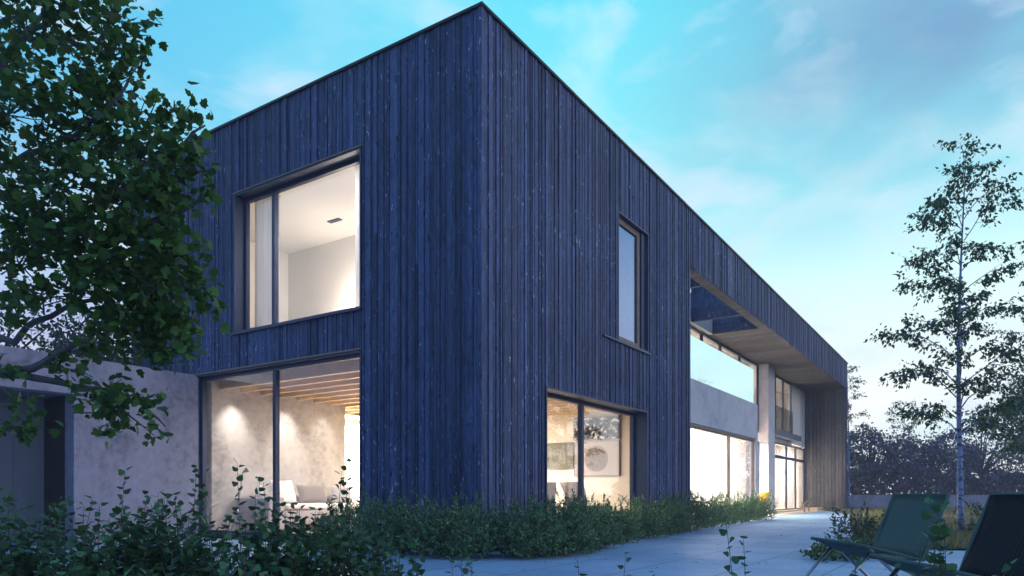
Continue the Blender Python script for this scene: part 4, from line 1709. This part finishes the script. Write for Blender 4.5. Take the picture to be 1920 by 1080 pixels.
# --- litter on the paving
P, A, N, Z = [], [], [], []
rng = np.random.default_rng(88)
while len(P) < 420:
    d = rng.uniform(3.0, 24.0)
    x = d * rng.uniform(-0.75, 0.72)
    q = cp(x, d, 0.006 + 0.008 * rng.random())
    if (q.x > -0.1 and q.y > -0.2) or q.y > 5.8:
        continue
    P.append(q)
    th = rng.random() * 6.283
    A.append((math.cos(th), math.sin(th), rng.uniform(-0.05, 0.25)))
    N.append((rng.normal() * 0.3, rng.normal() * 0.3, 1.0))
    Z.append(rng.uniform(0.025, 0.055))
fl = leaves('fallen_leaves', OVAL, P, A, N, Z, M['dry'])
tag(fl, 'small dry leaves scattered on the paving', 'leaves', kind='stuff')


# --- birch
def birch(label, x, d, h, seed, r0=0.062, crown0=0.20, spread=1.35, ntw=1.0, leaf=0.075, m='leaf_birch', name='birch_tree', bark='birch', group=None, per=9):
    rng = np.random.default_rng(seed)
    c = cp(x, d, 0)
    t = thing(name, label, 'tree', c, 0, group)
    tr = MB()
    n = 14
    axis = []
    for i in range(n):
        u = i / (n - 1)
        axis.append(Vector((0.09 * math.sin(u * 5 + seed) * u, 0.09 * math.cos(u * 4 + seed) * u, h * u * 0.97 - 0.05)))
    tr.tube(axis, [r0 * (1 - 0.93 * (i / (n - 1)) ** 0.9) for i in range(n)], 10)
    tr.build('trunk', M[bark], t, True)
    bm = MB()
    P, A, N, Z = [], [], [], []
    nb = int(30 * ntw)
    for k in range(nb):
        u = crown0 + (1 - crown0) * (k + rng.random()) / nb
        th = k * 2.399 + rng.normal() * 0.4
        i = min(int(u * (n - 1)), n - 2)
        b0 = axis[i].lerp(axis[i + 1], u * (n - 1) - i)
        L = spread * (0.25 + 0.95 * (1 - u) ** 0.75) * rng.uniform(0.65, 1.1)
        if u < crown0 + 0.12:
            L *= 0.75
        rise = 0.55 + 0.5 * u
        tip = b0 + Vector((math.cos(th), math.sin(th), rise * 0.8)) * L * 0.8
        pts = []
        for s in range(6):
            v = s / 5
            q = b0.lerp(tip, v) + Vector((0, 0, 0.12 * L * math.sin(v * math.pi) - 0.16 * L * v ** 2)) + Vector(rng.normal(size=3)) * 0.02 * L
            pts.append(q)
        bm.tube(pts, [r0 * 0.26 * (1 - 0.85 * s / 5) * (1.1 - 0.6 * u) for s in range(6)], 5, False)
        # side twigs with leaves
        nt = max(3, int(L * 11))
        for s in range(nt):
            v = 0.25 + 0.75 * (s + rng.random()) / nt
            j = min(int(v * 5), 4)
            b = pts[j].lerp(pts[j + 1], v * 5 - j)
            dv = Vector((math.cos(th + rng.normal() * 1.2), math.sin(th + rng.normal() * 1.2), rng.uniform(-0.55, 0.45)))
            l2 = 0.26 * spread / 1.35 * rng.uniform(0.5, 1.2)
            e = b + dv * l2
            bm.tube([b, b.lerp(e, 0.5) + Vector((0, 0, 0.015)), e], [0.0045, 0.003, 0.0015], 4, False)
            for q in range(per):
                w_ = rng.uniform(0.2, 1.05)
                P.append(np.array(b.lerp(e, w_)) + rng.normal(size=3) * 0.045)
                A.append(np.array(dv) * 0.5 + rng.normal(size=3) * 0.5 + np.array([0, 0, -0.55]))
                N.append(rng.normal(size=3) + np.array([0, 0, 0.5]))
                Z.append(leaf * rng.uniform(0.65, 1.15))
    bm.build('branches', M[bark], t, True)
    leaves('crown', OVAL, P, A, N, Z, M[m], t)
    return t


birch('slender white trunked birch standing behind the lounge chairs', 8.42, 13.3, 7.35, 5, 0.062, 0.24, 1.75, 1.35, 0.095, per=16)
birch('second slender birch farther out behind the near lounge chair', 13.2, 17.5, 7.0, 8, 0.07, 0.20, 2.0, 1.2, 0.105, per=14)
birch('thin far birch beside the end of the house', 19.0, 40.0, 8.4, 9, 0.08, 0.10, 2.0, 1.1, 0.14, 'leaf_far', per=6)
birch('thin far birch behind the purple tree', 25.5, 46.0, 7.0, 10, 0.08, 0.10, 2.2, 1.1, 0.15, 'leaf_far', per=6)


# --- far trees and hedge behind the low wall
def far_tree(label, x, d, h, w_, cz, seed, m, leaf=0.2, nblob=26, per=60, group='trees beyond the low wall', name='garden_tree', low=0.25):
    rng = np.random.default_rng(seed)
    c = cp(x, d, 0)
    t = thing(name, label, 'tree', c, 0, group)
    tr = MB()
    tr.tube([(0, 0, -0.05), (0.05, 0.03, h * 0.3), (0.0, 0.08, h * 0.55), (0.1, 0.0, h * 0.85)], [0.16, 0.12, 0.08, 0.02], 8)
    P, A, N, Z = [], [], [], []
    for k in range(nblob):
        d_ = rvec(rng, 1)[0] * rng.random() ** 0.4
        bc_ = np.array([d_[0] * w_, d_[1] * w_, h * (low + (1 - low) * 0.5) + d_[2] * h * (1 - low) * 0.46])
        tr.tube([(0, 0.05, h * 0.35), tuple(bc_ * np.array([0.5, 0.5, 0.75]) + np.array([0, 0, h * 0.1])), tuple(bc_)], [0.05, 0.03, 0.01], 5, False)
        rb = rng.uniform(0.35, 0.75) * w_ * 0.45
        n = int(per * rng.uniform(0.6, 1.4))
        q = rvec(rng, n) * (rng.random((n, 1)) ** 0.5) * rb * np.array([1.2, 1.2, 0.75])
        for p in q:
            P.append(bc_ + p)
            A.append(rng.normal(size=3) + np.array([0, 0, -0.3]))
            N.append(rng.normal(size=3))
            Z.append(leaf * rng.uniform(0.6, 1.2))
    tr.build('trunk', M['bark'], t, True)
    leaves('crown', OVAL, P, A, N, Z, M[m], t)
    return t


far_tree('purple leaved tree beside the end of the house', 22.3, 44, 5.2, 2.6, 0, 21, 'leaf_purple', 0.22, 40, 95)
far_tree('purple leaved tree in line with the teal chair back', 26.6, 45, 5.0, 2.8, 0, 22, 'leaf_purple', 0.22, 42, 95)
far_tree('purple leaved tree in line with the birch trunk', 30.5, 46, 5.6, 2.8, 0, 23, 'leaf_purple', 0.22, 44, 95)
far_tree('dark green tree past the birch trunk', 25.0, 34, 6.6, 2.6, 0, 24, 'leaf_birch', 0.18, 44, 95)
far_tree('tall dark green tree at the picture edge behind the birch', 22.6, 29, 7.6, 2.4, 0, 25, 'leaf_birch', 0.16, 48, 95)
far_tree('dusky tree far out past the picture edge', 38.0, 46, 7.0, 3.2, 0, 26, 'leaf_purple', 0.24, 44, 95)
far_tree('green tree rising behind the concrete garden wall', -8.0, 15.0, 5.0, 2.2, 0, 27, 'leaf_far', 0.13, 40, 160, 'trees behind the garden wall')
far_tree('second green tree behind the garden wall, farther from the house', -11.5, 15.5, 5.6, 2.4, 0, 28, 'leaf_far', 0.13, 40, 160, 'trees behind the garden wall')


def far_hedge(label, x0, x1, d0, d1, h, th, seed, m):
    rng = np.random.default_rng(seed)
    n = 26000
    P, A, N, Z = [], [], [], []
    for i in range(n):
        u = rng.random()
        x = x0 + (x1 - x0) * u
        d = d0 + (d1 - d0) * u
        hh = h * (0.8 + 0.25 * math.sin(u * 21 + seed) * math.sin(u * 9))
        z = hh * rng.random() ** 0.7
        dd = d + rng.uniform(-th, th) * (1 - 0.5 * z / h)
        P.append(cp(x, dd, z))
        A.append(rng.normal(size=3) + np.array([0, 0, 0.6]))
        N.append(rng.normal(size=3))
        Z.append(rng.uniform(0.2, 0.36))
    o = leaves('far_hedge', OVAL, P, A, N, Z, M[m])
    tag(o, label, 'hedge')


far_hedge('long brownish purple hedge behind the low wall', 16, 58, 41.6, 47.0, 2.5, 1.0, 61, 'leaf_purple')


# ------------------------------------------------------------------ evening mist
hm = mat('evening mist')
hb_ = NB(hm)
vol = hb_.new('ShaderNodeVolumePrincipled')
hb_.set(vol.inputs['Color'], (0.93, 0.92, 0.97))
vol.inputs['Density'].default_value = 0.0026
ho = hb_.new('ShaderNodeOutputMaterial')
hb_.l.new(vol.outputs[0], ho.inputs['Volume'])
hz = MB().box(-112, 122, -112, 112, -1.03, 9.5).build('haze', hm)
hz['kind'] = 'stuff'
tag(hz, 'thin evening mist lying over the garden', 'haze')
